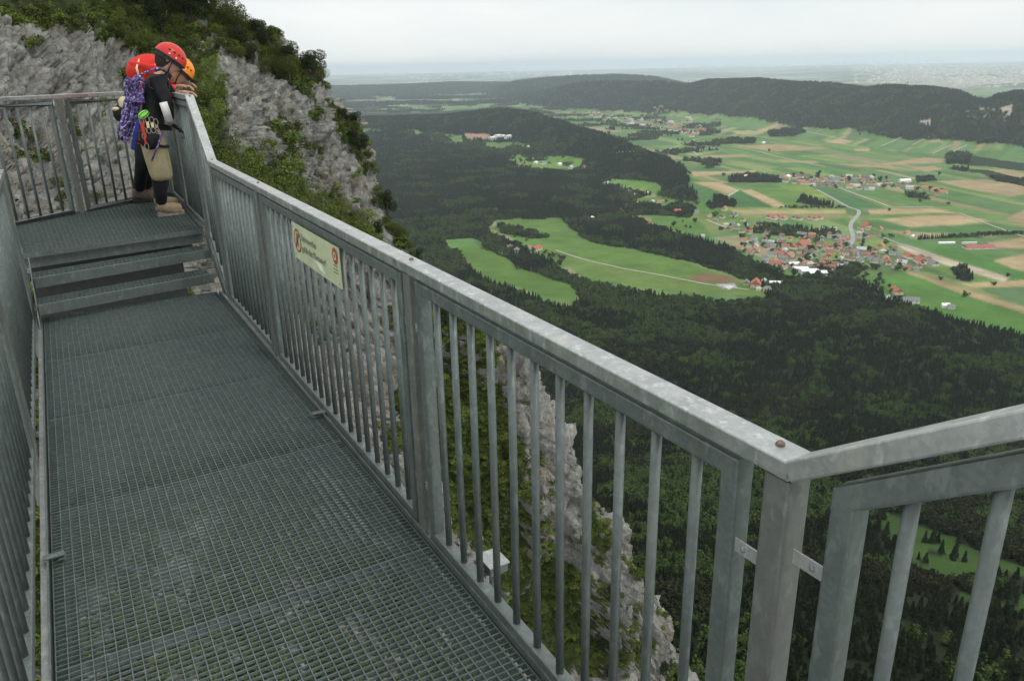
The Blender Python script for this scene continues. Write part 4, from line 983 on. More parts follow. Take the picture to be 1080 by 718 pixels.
def normals(G):
    du = np.gradient(G, axis=1); dv = np.gradient(G, axis=0); N = np.cross(dv, du); N /= np.linalg.norm(N, axis=2, keepdims=True)+1e-9
    s = np.sign(np.sum((CO-G)*N, axis=2).mean()); return N*s
N0 = normals(G)
ul = np.cumsum(np.linalg.norm(np.diff(G, axis=1, prepend=G[:, :1]), axis=2), axis=1); vl = np.cumsum(np.linalg.norm(np.diff(G, axis=0, prepend=G[:1]), axis=2), axis=0)
x, y, z = [G[..., i] for i in range(3)]
wx = (fbm(x/9, y/9, z/9, o=3, s=101)-.5)*7; wz = (fbm(x/8+40, y/8, z/8, o=3, s=103)-.5)*7
# steep ribs running down the face, ledges across them, broken blocks
rib = ridged((ul+wx)/7.5, (vl+wz)/26, o=4, s=111, g=.55)
rib2 = ridged((ul+wx)/2.6, (vl+wz)/7.5, o=4, s=117, g=.6)
big0 = fbm(x/12, y/12, z/12, o=2, s=133)*3
led = vnoise((ul+wx*.6)/14, (vl+wz)/3.4, s=121); led = np.abs(led-.5)*2
blk = ridged((x+wx*.3)/1.5, (y)/1.5, (z+wz*.3)/1.9, o=4, s=125, g=.62)
def cells(px_, py_, pz_, s_):
    ix, iy, iz = np.floor(px_), np.floor(py_), np.floor(pz_); bd = np.full(px_.shape, 9.0); bv = np.zeros(px_.shape); b2_ = bd.copy()
    for a in (-1, 0, 1):
        for b in (-1, 0, 1):
            for c in (-1, 0, 1):
                jx, jy, jz = ix+a, iy+b, iz+c; h = _hash(jx, jy, jz, s_)
                d = (jx+h-px_)**2+(jy+(h*17.3 % 1)-py_)**2+(jz+(h*91.7 % 1)-pz_)**2
                m = d < bd; b2_ = np.where(m, bd, np.minimum(b2_, d)); bv = np.where(m, h*53.1 % 1, bv); bd = np.where(m, d, bd)
    return bv, np.sqrt(b2_)-np.sqrt(bd)
sh1 = z*.55   # the beds dip to the right
cu, cv = (ul+wx*.5-vl*.35), (vl+wz*.5+ul*.3)
c1, e1 = cells(cu/4.2, cv/9.0, big0/1.0, 7); c2, e2 = cells(cu/1.7, cv/3.4, big0*3, 8); c3, e3 = cells(cu/.75, cv/1.3, big0*7, 9)
big = fbm(x/22, y/22, z/26, o=3, s=131)
row_i = rows[:, None]+0*G[..., 0]; col_i = colsu[None, :]+0*G[..., 0]
low = sstep(6.6, 8.2, row_i)
woodtop = 1-sstep(1.7, 2.4, row_i+.5*(big-.5))
amp = (1-.75*woodtop)
# lower spurs: deep gullies between leaning pinnacles
spur = ridged((ul+wx*1.2)/17, (vl+wz)/44, o=3, s=141, g=.5)
disp = amp*((rib-.62)*6.0+(rib2-.6)*1.6+(led-.4)*.5+(blk-.6)*.8+(big-.5)*8+low*((spur-.66)*20-4.5)+(c1-.5)*2.2+(c2-.5)*.8+(c3-.5)*.22-.7*np.exp(-e1/.08)-.3*np.exp(-e2/.09))
G1_ = G+N0*disp[..., None]
# a second pass of fine detail along the new normals
N1 = normals(G1_); x, y, z = [G1_[..., i] for i in range(3)]
det = (ridged(x/.8, y/.8, z/1.1, o=3, s=151, g=.6)-.6)*.55+(vnoise(x/.45, y/.45, z/.6, s=157)-.5)*.22
G1_ = G1_+N1*(det*amp)[..., None]; N1 = normals(G1_)
CP = G1_.reshape(-1, 3); CN = N1.reshape(-1, 3)
cpx, cpy = proj(CP)
nz = N1[..., 2]; lf = fbm(x/6, y/6, z/6, o=4, s=161); hf = fbm(x/1.6, y/1.6, z/1.6, o=3, s=163)
GREEN = [[(-300, 300), (150, 300), (235, 380), (300, 470), (400, 600), (500, 730), (560, 1500), (-300, 1500)],  # vegetated parts of the face; the first is added to darken below the deck
 [(-300, -400), (240, -60), (262, 20), (312, 66), (345, 92), (325, 96), (300, 84), (270, 66), (240, 56), (215, 60), (190, 84), (165, 66), (135, 50), (95, 36), (50, 24), (-20, 10), (-300, -10)],
 [(185, 60), (225, 62), (240, 110), (228, 150), (200, 175), (185, 120)],
 [(215, 150), (250, 175), (290, 150), (320, 180), (370, 218), (400, 245), (400, 275), (340, 250), (260, 205)],
 [(352, 95), (372, 128), (380, 150), (395, 185), (430, 225), (445, 268), (420, 255), (400, 215), (380, 180), (360, 140)],
 [(296, 118), (310, 130), (330, 160), (325, 190), (300, 150)],
 [(430, 270), (470, 285), (520, 350), (540, 400), (500, 440), (470, 400), (440, 330)],
 [(505, 430), (540, 470), (580, 560), (600, 640), (560, 660), (530, 600), (500, 520)],
 [(600, 590), (650, 620), (680, 660), (690, 700), (640, 720), (600, 700), (590, 640)],
 [(620, 520), (650, 560), (640, 600), (610, 570)],
]
gm = np.zeros(CP.shape[0], bool); jx = cpx+(lf.ravel()-.5)*50; jy = cpy+(hf.ravel()-.5)*24
for p in GREEN: gm |= inpoly(jx, jy, p)
gm = gm.reshape(nz.shape)
crev = sstep(.0, -.9, disp-(fbm(G[..., 0]/5, G[..., 1]/5, G[..., 2]/5, o=2, s=5)-.5)*2-1.0)
veg = sstep(.63, .82, lf*.62+nz*.30+.17*hf)*.8
veg = np.clip(veg+gm*(.05+.95*sstep(.42, .58, lf*.5+hf*.3+nz*.25+.04))+low*.75*sstep(.66, .50, spur+.16*(hf-.5)), 0, 1)
veg = np.maximum(veg, woodtop)
mm = Mat('limestone', .92, spec=.2)
v = mm.coord('Object'); vs = mm.coord('Object', (1, 1, .28))
c = mm.ramp(mm.noise(.55, 8, v, .7), [(.28, (.085, .083, .074)), (.43, (.26, .256, .232)), (.58, (.40, .395, .36)), (.76, (.56, .55, .50))])
c = mm.mix(mm.ramp(mm.noise(.22, 6, vs, .62), [(.50, 0), (.70, .75)]), c, (.30, .24, .16))
c = mm.mix(mm.ramp(mm.noise(.9, 6, vs, .7), [(.52, 0), (.72, .7)]), c, (.13, .125, .12))
c = mm.mix(mm.ramp(mm.voro(1.3, mm.coord('Object', (1, 1, .55)), 'Distance', 'DISTANCE_TO_EDGE'), [(.0, .55), (.06, 0)]), c, (.10, .095, .085))
vg = mm.attr('veg', 'Fac'); vn = mm.noise(2.2, 5, v, .7)
vf = mm.ramp(mm.math('ADD', mm.math('MULTIPLY', vn, .55), mm.math('MULTIPLY', vg, .8)), [(.60, 0), (.74, 1)])
gc = mm.ramp(mm.noise(.8, 5, v, .7), [(.25, (.026, .032, .014)), (.5, (.050, .072, .020)), (.75, (.098, .118, .038))])
gc = mm.mix(mm.ramp(mm.noise(.35, 4, v), [(.5, 0), (.7, .6)]), gc, (.13, .105, .06))
mm.color(mm.mix(vf, c, gc))
h1 = mm.math('ADD', mm.noise(1.6, 10, v, .75), mm.math('MULTIPLY', mm.noise(6, 6, vs, .7), .5)); mm.bump(h1, 1.0, .5)
I = np.arange(NR*NC).reshape(NR, NC); FQ = np.stack([I[:-1, :-1], I[:-1, 1:], I[1:, 1:], I[1:, :-1]], -1).reshape(-1, 4)
me = npmesh('cliff', CP, FQ, mm.m, True, {'veg': ('FLOAT', veg.ravel())})
tag(link(bpy.data.objects.new('cliff', me)), kind='structure')
vis = (cpx > -80) & (cpx < 1100) & (cpy > -120) & (cpy < 800) & (np.tile(colsu, NR) < 3.6)
fac = np.sum((CO-CP)*CN, axis=1) > 0
dist = np.linalg.norm(CP-CO, axis=1)
vi = np.nonzero(vis & fac)[0]
def cliff_at(px, py):
    d2 = (cpx[vi]-px)**2+(cpy[vi]-py)**2; k = np.argsort(d2)[:40]; k = k[d2[k] < max(9, d2[k[0]]*2)]
    return vi[k[np.argmin(dist[vi[k]])]]
# ---- bushes and trees, every one a thing of its own
MT['bushleaf'] = leaf_mat('bush_leaves', (.040, .058, .015), (.080, .102, .024))
MT['brightleaf'] = leaf_mat('young_leaves', (.080, .125, .026), (.145, .185, .042))
MT['darkleaf'] = leaf_mat('dark_pine_needles', (.016, .026, .011), (.034, .046, .018))
def stems(mb, h, w, n, seed, base=0):
    g = np.random.default_rng(seed)
    for i in range(n):
        a = g.random()*6.28; r = w*.32*g.random(); x0, y0 = .06*math.cos(a), .06*math.sin(a)
        mb.tube([(x0, y0, -.5), (x0+r*.4*math.cos(a), y0+r*.4*math.sin(a), h*.35), (r*math.cos(a), r*math.sin(a), h*.78)], .05*h/3, 5)
def bush_proto(kind, h, w, n, size, mat, seed):
    mb = MB()
    if kind == 'bush': V, Q = leaves(n, crown_round(h, w, 12, seed, .06), size, seed, 1.0); stems(mb, h, w, 5, seed)
    elif kind == 'tree': V, Q = leaves(n, crown_round(h, w, 11, seed, .3), size, seed, 1.0); mb.tube([(0, 0, -.6), (.08, .05, h*.4), (0, .1, h*.85)], .035*h, 7); stems(mb, h, w*1.3, 4, seed)
    else: V, Q = leaves(n, crown_round(h, w, 8, seed, .34), size, seed, .7, 1.9); mb.tube([(0, 0, -.6), (.15, 0, h*.4), (.05, .1, h*.9)], .028*h, 7); stems(mb, h, w*1.5, 5, seed)
    cm = bpy.data.meshes.new('crown'); cm.from_pydata(V.tolist(), [], Q.tolist()); cm.materials.append(mat); cm.update()
    return cm, mb.mesh('trunk', MT['bark'], True)
BP = {'bush': [bush_proto('bush', 2.4, 2.8, 2000, .07, MT['bushleaf'], s) for s in (1, 2, 3)],
      'bright': [bush_proto('bush', 2.8, 2.6, 2000, .07, MT['brightleaf'], s) for s in (4, 5, 6)],
      'tree': [bush_proto('tree', 5.5, 4.0, 3800, .09, MT['bushleaf'], s) for s in (7, 8)],
      'pine': [bush_proto('pine', 5.5, 3.6, 3200, .095, MT['darkleaf'], s) for s in (9, 10, 11)]}
NB = [0]
def plant(px, py, kind, s, label, group=None, name=None, sink=.15):
    k = cliff_at(px, py); p = CP[k]; cm, tm = random.choice(BP[kind])
    nm = name or {'bush': 'bush', 'bright': 'bush', 'tree': 'tree', 'pine': 'pine_tree'}[kind]
    root = empty(nm, (p[0], p[1], p[2]-sink*s), random.uniform(0, 6.28)); s *= .82; root.scale = (s, s, s*random.uniform(.9, 1.15))
    tag(root, label, {'bush': 'bush', 'bright': 'bush', 'tree': 'tree', 'pine': 'pine tree'}[kind], group)
    link(bpy.data.objects.new('crown', cm), root); link(bpy.data.objects.new('trunk', tm), root); NB[0] += 1
    return root
ntaken = []
def grove(poly, n, kinds, s0, s1, where, md=7):
    c = 0; t = 0
    while c < n and t < n*40:
        t += 1; x, y = inside(poly)
        if any(abs(a-x) < md and abs(b-y) < md*.7 for a, b in ntaken): continue
        ntaken.append((x, y)); k = random.choice(kinds); nm = {'bush': 'olive green bush', 'bright': 'fresh light green bush', 'tree': 'broad leafy tree', 'pine': 'dark ragged pine'}[k]
        plant(x, y, k, random.uniform(s0, s1), nm+' '+where, where+', '+k); c += 1
grove([(-20, -80), (120, -60), (235, -40), (245, 0), (225, 30), (165, 34), (85, 2), (-20, -24)], 70, ['bush', 'tree', 'bush', 'pine', 'bush', 'tree', 'bright'], .8, 1.25, 'in the wood above the grey rock, top left', 8)
grove([(110, 8), (205, 34), (215, 70), (190, 72), (150, 50), (110, 26)], 20, ['bush', 'bush', 'bright', 'bush'], .7, 1.0, 'just above the rock edge behind the climbers', 8)
grove([(230, 5), (258, 24), (300, 60), (330, 80), (338, 88), (312, 92), (280, 76), (250, 56), (225, 45)], 34, ['bush', 'pine', 'bush', 'tree', 'bush'], .6, .95, 'along the skyline crest of the cliff', 7)
grove([(190, 72), (222, 70), (236, 110), (230, 150), (208, 160), (190, 120)], 22, ['bright', 'bright', 'bush'], .8, 1.2, 'in the gully right of the climbers', 8)
grove([(222, 140), (250, 170), (300, 196), (345, 216), (390, 240), (408, 268), (340, 250), (270, 215), (228, 180)], 42, ['bright', 'bright', 'bright', 'bush'], 1.1, 1.75, 'at the cliff foot behind the handrail', 8)
grove([(356, 112), (372, 130), (386, 165), (410, 212), (432, 245), (452, 284), (436, 276), (415, 245), (392, 200), (370, 150)], 26, ['bush', 'pine', 'bush', 'bush'], .5, .9, 'down the outer edge of the cliff', 6)
grove([(440, 285), (480, 302), (530, 365), (545, 400), (500, 430), (460, 380)], 18, ['bush', 'bright', 'pine'], .5, .85, 'among the upper rocks seen between the balusters', 9)
grove([(505, 430), (545, 470), (585, 560), (600, 650), (560, 670), (525, 600)], 24, ['bush', 'bright', 'bush'], .5, .95, 'in the gully seen between the balusters', 9)
grove([(600, 560), (645, 600), (690, 660), (700, 715), (640, 720), (600, 690)], 20, ['bright', 'bush', 'bush', 'pine'], .6, 1.0, 'by the lowest pinnacles seen between the balusters', 10)
grove([(0, 100), (130, 100), (130, 220), (0, 225)], 9, ['bush'], .25, .4, 'small on the rock behind the far railing', 14)
grove([(250, 80), (300, 110), (350, 150), (390, 200), (330, 180), (270, 130)], 12, ['bush', 'bush'], .22, .42, 'small on a ledge of the steep rock wall', 12)
plant(290, 192, 'bright', 2.7, 'tall light green shrub standing in front of the rock wall')
plant(333, 82, 'pine', .9, 'wind bent dark pine alone at the crest of the cliff')
plant(226, 10, 'pine', 1.1, 'dark pine at the very top of the skyline')
plant(342, 88, 'tree', .5, 'small pale tree just right of the crest pine')
plant(398, 252, 'pine', .8, 'dark pine clinging to the outer cliff edge behind the handrail')
print('bushes', NB[0])
# low tufts and scrub on the green parts
tuft = []
for k, mt in ((0, 'bushleaf'), (1, 'brightleaf')):
    V, Q = leaves(260, crown_round(.9, 1.4, 7, 30+k, .0), .10, 40+k, 1.0, 1.4)
    me = bpy.data.meshes.new('tuft'); me.from_pydata(V.tolist(), [], Q.tolist()); me.materials.append(MT[mt]); me.update(); tuft.append(bpy.data.objects.new('tuft', me))
pv_ = veg.ravel()*vis*fac; pv_ = np.where((pv_ > .55) & (woodtop.ravel() < .5), pv_, 0)*(dist**1.0)*(1+2.5*low.ravel()); pick = rng.choice(len(pv_), 17000, p=pv_/pv_.sum())
scatter('cliff_scrub', 'low green scrub and grass growing on the ledges of the cliff', CP[pick]+rng.normal(size=(17000, 3))*.25-np.array([0, 0, .1]), rng.integers(0, 2, 17000), .35+.75*rng.random(17000), tuft)
# ================================================================== CLIMBERS
def cloth(name, a, b, sc=14, rough=.85, bumps=.35):
    m = Mat(name, rough, spec=.25); v = m.coord('Object'); m.color(m.ramp(m.noise(sc, 5, v, .6), [(.32, a), (.7, b)])); m.bump(m.noise(9, 4, v), bumps, .03); return m.m
MT['skin'] = cloth('skin', (.42, .22, .15), (.50, .28, .20), 8, .55, .1)
MT['black'] = cloth('black_fabric', (.010, .010, .012), (.022, .022, .024)); MT['khaki'] = cloth('khaki_fabric', (.30, .245, .14), (.44, .37, .23), 9)
MT['redcloth'] = cloth('red_fabric', (.50, .022, .018), (.68, .045, .03), 8); MT['tights'] = cloth('black_tights', (.012, .012, .015), (.025, .025, .03))
MT['boot'] = cloth('tan_suede', (.26, .19, .12), (.40, .31, .21), 20); MT['boot2'] = cloth('brown_suede', (.10, .075, .055), (.17, .13, .10), 20)
MT['sole'] = cloth('pale_rubber', (.24, .21, .16), (.34, .30, .24), 30); MT['sole2'] = cloth('dark_rubber', (.03, .03, .03), (.05, .05, .05), 30)
MT['redshell'] = cloth('red_helmet_shell', (.52, .035, .025), (.62, .05, .035), 5, .3, 0); MT['orshell'] = cloth('orange_helmet_shell', (.80, .22, .015), (.90, .27, .02), 5, .3, 0)
MT['web_blue'] = cloth('blue_webbing', (.02, .045, .22), (.04, .07, .32), 30); MT['web_red'] = cloth('red_webbing', (.45, .04, .04), (.6, .07, .05), 30)
MT['lime'] = cloth('lime_plastic', (.22, .75, .08), (.33, .88, .14), 9, .4, .1); MT['white'] = cloth('white_fabric', (.62, .60, .54), (.76, .74, .68), 9); MT['hair'] = cloth('dark_hair', (.02, .014, .01), (.04, .028, .02), 60)
MT['cream'] = cloth('cream_fabric', (.55, .47, .28), (.72, .64, .42), 9); MT['alloy'] = galv('gear_alloy', (.34, .31, .22))
m = Mat('climbing_rope', .8); v = m.coord('Object'); c = m.ramp(m.voro(70, v, 'Color'), [(.25, (.10, .06, .22)), (.5, (.20, .13, .40)), (.8, (.50, .44, .62))])
bwn = m.n.new('ShaderNodeRGBToBW'); m.l.new(m.voro(70, v, 'Color'), bwn.inputs[0]); m.color(m.ramp(bwn.outputs[0], [(.25, (.03, .02, .09)), (.5, (.10, .07, .24)), (.68, (.17, .12, .34)), (.80, (.46, .40, .56))])); MT['rope'] = m.m
def skin(name, J, E, mat, parent=None, sub=2):
    """J: list of (xyz, (rx, ry)); E: edges; grown with a Skin modifier into one surface"""
    me = bpy.data.meshes.new('t'); me.from_pydata([tuple(map(float, j[0])) for j in J], E, []); o = bpy.data.objects.new('t', me); COL.objects.link(o)
    sk = o.modifiers.new('s', 'SKIN'); sk.use_smooth_shade = True; sl_ = me.skin_vertices[0].data
    for i, j in enumerate(J): sl_[i].radius = j[1] if isinstance(j[1], tuple) else (j[1], j[1])
    sl_[0].use_root = True; ss = o.modifiers.new('u', 'SUBSURF'); ss.levels = sub; ss.render_levels = sub
    bpy.context.view_layer.update(); dg = bpy.context.evaluated_depsgraph_get(); m2 = bpy.data.meshes.new_from_object(o.evaluated_get(dg)); bpy.data.objects.remove(o)
    m2.name = name; m2.materials.clear(); m2.materials.append(mat); m2.shade_smooth()
    r = bpy.data.objects.new(name, m2); link(r, parent); return r
class Person:
    def __init__(s, Y, label, base):
        s.Y = Y; s.base = np.array(base); s.root = empty('person', base); tag(s.root, label, 'person', 'climbers leaning over the railing')
    def p(s, px, py, dY=0.0): return at_y(px, py, s.Y+dY)-s.base
def hand(P, wrist, mid, spread, curl, name='hand'):
    """palm and five curled fingers as one skinned surface appended to the wrist; returns joints and edges"""
    wrist, mid = np.array(wrist), np.array(mid); f = mid-wrist; f /= np.linalg.norm(f); s_ = np.array(spread, float); s_ /= np.linalg.norm(s_); dn = np.array(curl, float)
    J = [(wrist, (.024, .018)), (wrist+f*.05, (.034, .016)), (wrist+f*.085, (.034, .014))]; E = [(0, 1), (1, 2)]
    for k, (off, ln) in enumerate(((-.030, .060), (-.011, .072), (.009, .068), (.028, .054))):
        a = wrist+f*.088+s_*off; i = len(J); J += [(a, .0088), (a+f*ln*.5+dn*.006, .0082), (a+f*ln*.8+dn*.028, .0074), (a+f*ln*.82+dn*.048, .0065)]; E += [(2, i), (i, i+1), (i+1, i+2), (i+2, i+3)]
    i = len(J); a = wrist+f*.035+s_*-.034; J += [(a, .011), (a+f*.03-s_*.016, .0095), (a+f*.052-s_*.014+dn*.018, .008)]; E += [(1, i), (i, i+1), (i+1, i+2)]
    return J, E
def head(per, c, fwd, up, r=.095):
    fwd = np.array(fwd, float); fwd /= np.linalg.norm(fwd); up = np.array(up, float); up -= fwd*(up@fwd); up /= np.linalg.norm(up); sd = np.cross(fwd, up)
    ax = [fwd, sd, up]; return ax
def build_head(per, body_mb, c, ax):
    f, s_, u = ax; mb = body_mb
    n0 = len(mb.v); mb.ell(c, (.096, .076, .118), 20, 14, ax=ax)
    # shape the face: brow, nose, mouth, chin
    for i in range(n0, len(mb.v)):
        q = np.array(mb.v[i])-c; a, b, d = q@f, q@s_, q@u
        if a > .03:
            nose = math.exp(-(b/.014)**2-((d+.012)/.026)**2)*.026; eye = -math.exp(-((abs(b)-.032)/.014)**2-((d-.015)/.012)**2)*.010
            chin = math.exp(-(b/.026)**2-((d+.095)/.02)**2)*.012; mouth = -math.exp(-(b/.026)**2-((d+.055)/.006)**2)*.005
            q = q+f*(nose+eye+chin+mouth)
        mb.v[i] = tuple(c+q)
def helmet(per, c, ax, shell, vents=True):
    f, s_, u = ax; c = np.array(c)+u*.028
    n = MB(); n.ell(c, (.136, .112, .118), 28, 12, ax=ax, vmin=-.10); b = MB()
    vs = []; 
    sh = n.build('helmet', MT[shell], per.root, True)
    rim = MB(); pts = [c+f*.137*math.cos(t)+s_*.113*math.sin(t)-u*.012 for t in np.linspace(0, 2*PI, 28, endpoint=False)]
    rim.tube(pts, .006, 6, up=tuple(u), closed=True); rim.build('rim', MT['sole2'], sh, True)
    inn = MB().ell(c-u*.01, (.128, .105, .10), 20, 8, ax=ax, vmin=-.35, vmax=.9); inn.build('liner', MT['sole2'], sh, True)
    if vents:
        for sg in (-1, 1):
            for k in range(4):
                t = .35+.33*k; q = c+f*(.137*math.cos(t+.5)*.93)+s_*sg*.113*math.sin(t+.5)*.93+u*.045; MB().ell(q, (.013, .008, .007), 8, 5, ax=ax).build('vent', MT['sole2'], sh)
    for sg in (-1, 1):
        for k in range(2):
            q = c+f*(-.02+.06*k)+s_*sg*.115*(1-.08*k)-u*.0+u*.012; MB().ell(q, (.009, .004, .007), 6, 4, ax=ax).build('clip', MT['white'], sh)
    st_ = MB()
    for sg in (-1, 1): st_.tube([c+s_*sg*.105+f*.03-u*.01, c+s_*sg*.075+f*.035-u*.09, c+f*.05-u*.145], .005, 6)
    st_.build('chin_strap', MT['black'], sh, True)
    return sh
def boot(per, ankle, heel, toe, mat, sole):
    ankle, heel, toe = map(np.array, (ankle, heel, toe)); d = toe-heel; L = np.linalg.norm(d[:2]); t = np.array([d[0], d[1], 0])/L; s_ = np.array([-t[1], t[0], 0]); z0 = heel[2]
    J = [(np.array([*(heel+t*.06)[:2], z0+.15]), (.062, .060)), (np.array([*(heel+t*.060)[:2], z0+.070]), (.062, .060)), (np.array([*(heel+t*.13)[:2], z0+.068]), (.060, .056)), (np.array([*(heel+t*(L*.66))[:2], z0+.050]), (.062, .050)), (np.array([*(heel+t*(L-.035))[:2], z0+.046]), (.056, .044))]
    b = skin('shoe', J, [(0, 1), (1, 2), (2, 3), (3, 4)], MT[mat], per.root)
    m = MB(); P_ = []
    for k in range(20):
        a = 2*PI*k/20; x = math.cos(a); y = math.sin(a); P_.append((L/2-.004+x*(L/2-.016), y*(.041-.007*(x < 0)-.006*(abs(x) > .9))))
    vs = [heel+t*x+s_*y+np.array([0, 0, zz]) for zz in (0, .028) for x, y in P_]; vs = [np.array([v[0], v[1], z0+(0.001 if i < 20 else .042)]) for i, v in enumerate(vs)]
    m.add(vs, [tuple(range(20))[::-1], tuple(range(20, 40))]+[(k, (k+1) % 20, 20+(k+1) % 20, 20+k) for k in range(20)]); m.build('sole', MT[sole], b)
    lc = MB()
    for k in range(4):
        c = heel+t*(.115+.022*k); zz = z0+.118-.014*k; lc.tube([c+s_*.025+np.array([0, 0, zz-z0-.012]), c+np.array([0, 0, zz-z0+.004]), c-s_*.025+np.array([0, 0, zz-z0-.012])], .003, 5)
    lc.build('laces', MT['web_red'] if mat == 'boot' else MT['sole2'], b)
DZ = .424
# ---------------- climber in the red helmet
p1 = Person(7.74, 'climber in red helmet, black top and khaki trousers with a purple rope on the back', (.78, 7.74, DZ))
p = p1.p; fl = 0.0
pel, wai, che, nb_, nt = p(161, 141), p(160, 122), p(163, 98), p(170, 82), p(175, 73)
hc = p(178, 63.5)
shR, shL = p(167, 87, -.16), p(170, 86, .17); elR, elL = p(177, 110, -.19), p(184, 104, .16); wrR, wrL = p(181, 131, -.13), p(187, 97.5, .02)
hpR, hpL = p(160, 147, -.09), p(162, 147, .10); knR, knL = p(168, 184, -.10), p(172, 184, .12)
def foot(px, py, Yb, L=.29, ang=0.0):
    q = at_plane(px, py, DZ); return q
hR = at_plane(165.5, 229, DZ)-p1.base; hR[2] = 0; tR = hR+np.array([.265, .03, 0]); anR = hR+np.array([.055, 0, .11])
hL = hR+np.array([.02, .36, 0]); tL = hL+np.array([.27, .08, 0]); anL = hL+np.array([.055, 0, .11])
J = [(pel, (.125, .10)), (wai, (.105, .085)), (che, (.125, .10)), (nb_, (.075, .065)), (nt, (.052, .052)),
     (shR, .055), (elR, .042), (wrR, .030), (shL, .055), (elL, .042), (wrL, .030), (hpR, .082), (knR, .056), (anR, .038), (hpL, .082), (knL, .056), (anL, .038)]
E = [(0, 1), (1, 2), (2, 3), (3, 4), (3, 5), (5, 6), (6, 7), (3, 8), (8, 9), (9, 10), (0, 11), (11, 12), (12, 13), (0, 14), (14, 15), (15, 16)]
skin('body', [J[0], J[1], J[2]]+J[3:5]+[(a, r*.72) for a, r in J[5:]], E, MT['skin'], p1.root)
sc_j = lambda L_, k: [(a, (r[0]*k, r[1]*k) if isinstance(r, tuple) else r*k) for a, r in L_]
skin('jacket', sc_j([J[1], J[2], J[3], J[5], J[6], (wrR*.8+elR*.2, .033), J[8], J[9], (wrL*.8+elL*.2, .033), (pel*.45+wai*.55, (.12, .10))], 1.17), [(0, 1), (1, 2), (2, 3), (3, 4), (4, 5), (2, 6), (6, 7), (7, 8), (0, 9)], MT['black'], p1.root)
MB().tube([nb_+(nt-nb_)*.2, nb_+(nt-nb_)*.75], .068, 14).build('collar', MT['black'], p1.root, True)
MB().tube([p(172, 108, -.235), p(175.5, 118, -.235), p(178, 127, -.20)], .033, 10).build('sleeve_panel', MT['white'], p1.root, True)
kn2R, kn2L = knR+np.array([.01, 0, -.07]), knL+np.array([.01, 0, -.07])
skin('trousers', [(pel+np.array([0, 0, .03]), (.135, .112)), (hpR, .110), ((hpR+knR)/2, .102), (kn2R, .084), (hpL, .110), ((hpL+knL)/2, .102), (kn2L, .084), (wai*.6+pel*.4, (.120, .10))], [(0, 1), (1, 2), (2, 3), (0, 4), (4, 5), (5, 6), (0, 7)], MT['khaki'], p1.root)
for a, b in ((knR, anR), (knL, anL)): skin('legging', [(a+np.array([0, 0, .10]), .070), (a*.6+b*.4, .070), (a*.2+b*.8, .056), (b, .054)], [(0, 1), (1, 2), (2, 3)], MT['tights'], p1.root)
boot(p1, anR, hR, tR, 'boot', 'sole'); boot(p1, anL, hL, tL, 'boot', 'sole')
ax1 = head(p1, hc, (.80, -.10, -.62), (.62, 0, .8)); hb_ = MB(); build_head(p1, hb_, hc, ax1)
for sg in (-1, 1): hb_.ell(hc+ax1[1]*sg*.077-ax1[0]*.008, (.016, .008, .028), 8, 6, ax=ax1)
hb_.build('head', MT['skin'], p1.root, True)
MB().ell(hc-ax1[0]*.018+ax1[2]*.0, (.094, .081, .112), 18, 12, ax=ax1, vmax=1.2).build('hair', MT['hair'], p1.root, True)
helmet(p1, hc, ax1, 'redshell')
hJ, hE = hand(p1, wrR, wrR+np.array([.06, .0, -.05]), (0, 1, 0), (-.6, 0, -.9)); skin('hand', hJ, hE, MT['black'], p1.root, 1)
hJ, hE = hand(p1, wrL, wrL+np.array([.1, 0, .0]), (0, 1, 0), (.2, 0, -1)); skin('hand', hJ, hE, MT['skin'], p1.root, 1)
wbt = MB(); wc = pel*.55+wai*.45
def ring_pts(c, rx, ry, n=24, tilt=0.0): return [c+np.array([rx*math.cos(2*PI*i/n), ry*math.sin(2*PI*i/n), tilt*math.cos(2*PI*i/n)]) for i in range(n)]
hr_ = empty('t0'); bpy.data.objects.remove(hr_)
hn_ = MB(); 
for dz in (0, .02): hn_.tube(ring_pts(wc+np.array([0, 0, dz-.02]), .150, .142, tilt=-.02), .012, 6, up=(0, 0, 1), closed=True)
for h_ in (hpR, hpL): hn_.tube(ring_pts(h_+np.array([0, 0, -.04]), .112, .112, tilt=-.03), .013, 6, up=(0, 0, 1), closed=True)
hn_.build('harness', MT['black'], p1.root, True)
# ---------------- climber in the orange helmet
p2 = Person(8.42, 'climber in orange helmet and red jacket bent over the railing behind the other', (.66, 8.42, DZ))
p = p2.p
pel, wai, che, nb_, nt = p(152, 128), p(146, 103), p(150, 76), p(167, 70), p(179, 73)
hc = p(188, 75)
shR, shL = p(162, 74, -.17), p(165, 74, .18); elR, elL = p(176, 96, -.17), p(181, 93, .17); wrR, wrL = p(185, 91, -.12), p(188, 88, .10)
hpR, hpL = p(151, 134, -.09), p(156, 134, .10); knR, knL = p(151, 170, -.10), p(160, 170, .12)
hR = at_plane(139, 214, DZ)-p2.base; hR[2] = 0; tR = hR+np.array([.28, .0, 0]); anR = hR+np.array([.09, 0, .11]); hL = hR+np.array([.12, .20, 0]); tL = hL+np.array([.27, .05, 0]); anL = hL+np.array([.06, 0, .11])
J = [(pel, (.12, .10)), (wai, (.11, .09)), (che, (.145, .135)), (nb_, (.10, .10)), (nt, (.05, .05)), (shR, .055), (elR, .042), (wrR, .030), (shL, .055), (elL, .042), (wrL, .030), (hpR, .08), (knR, .056), (anR, .038), (hpL, .08), (knL, .056), (anL, .038)]
skin('body', [J[0], J[1], J[2]]+J[3:5]+[(a, r*.72) for a, r in J[5:]], E, MT['skin'], p2.root)
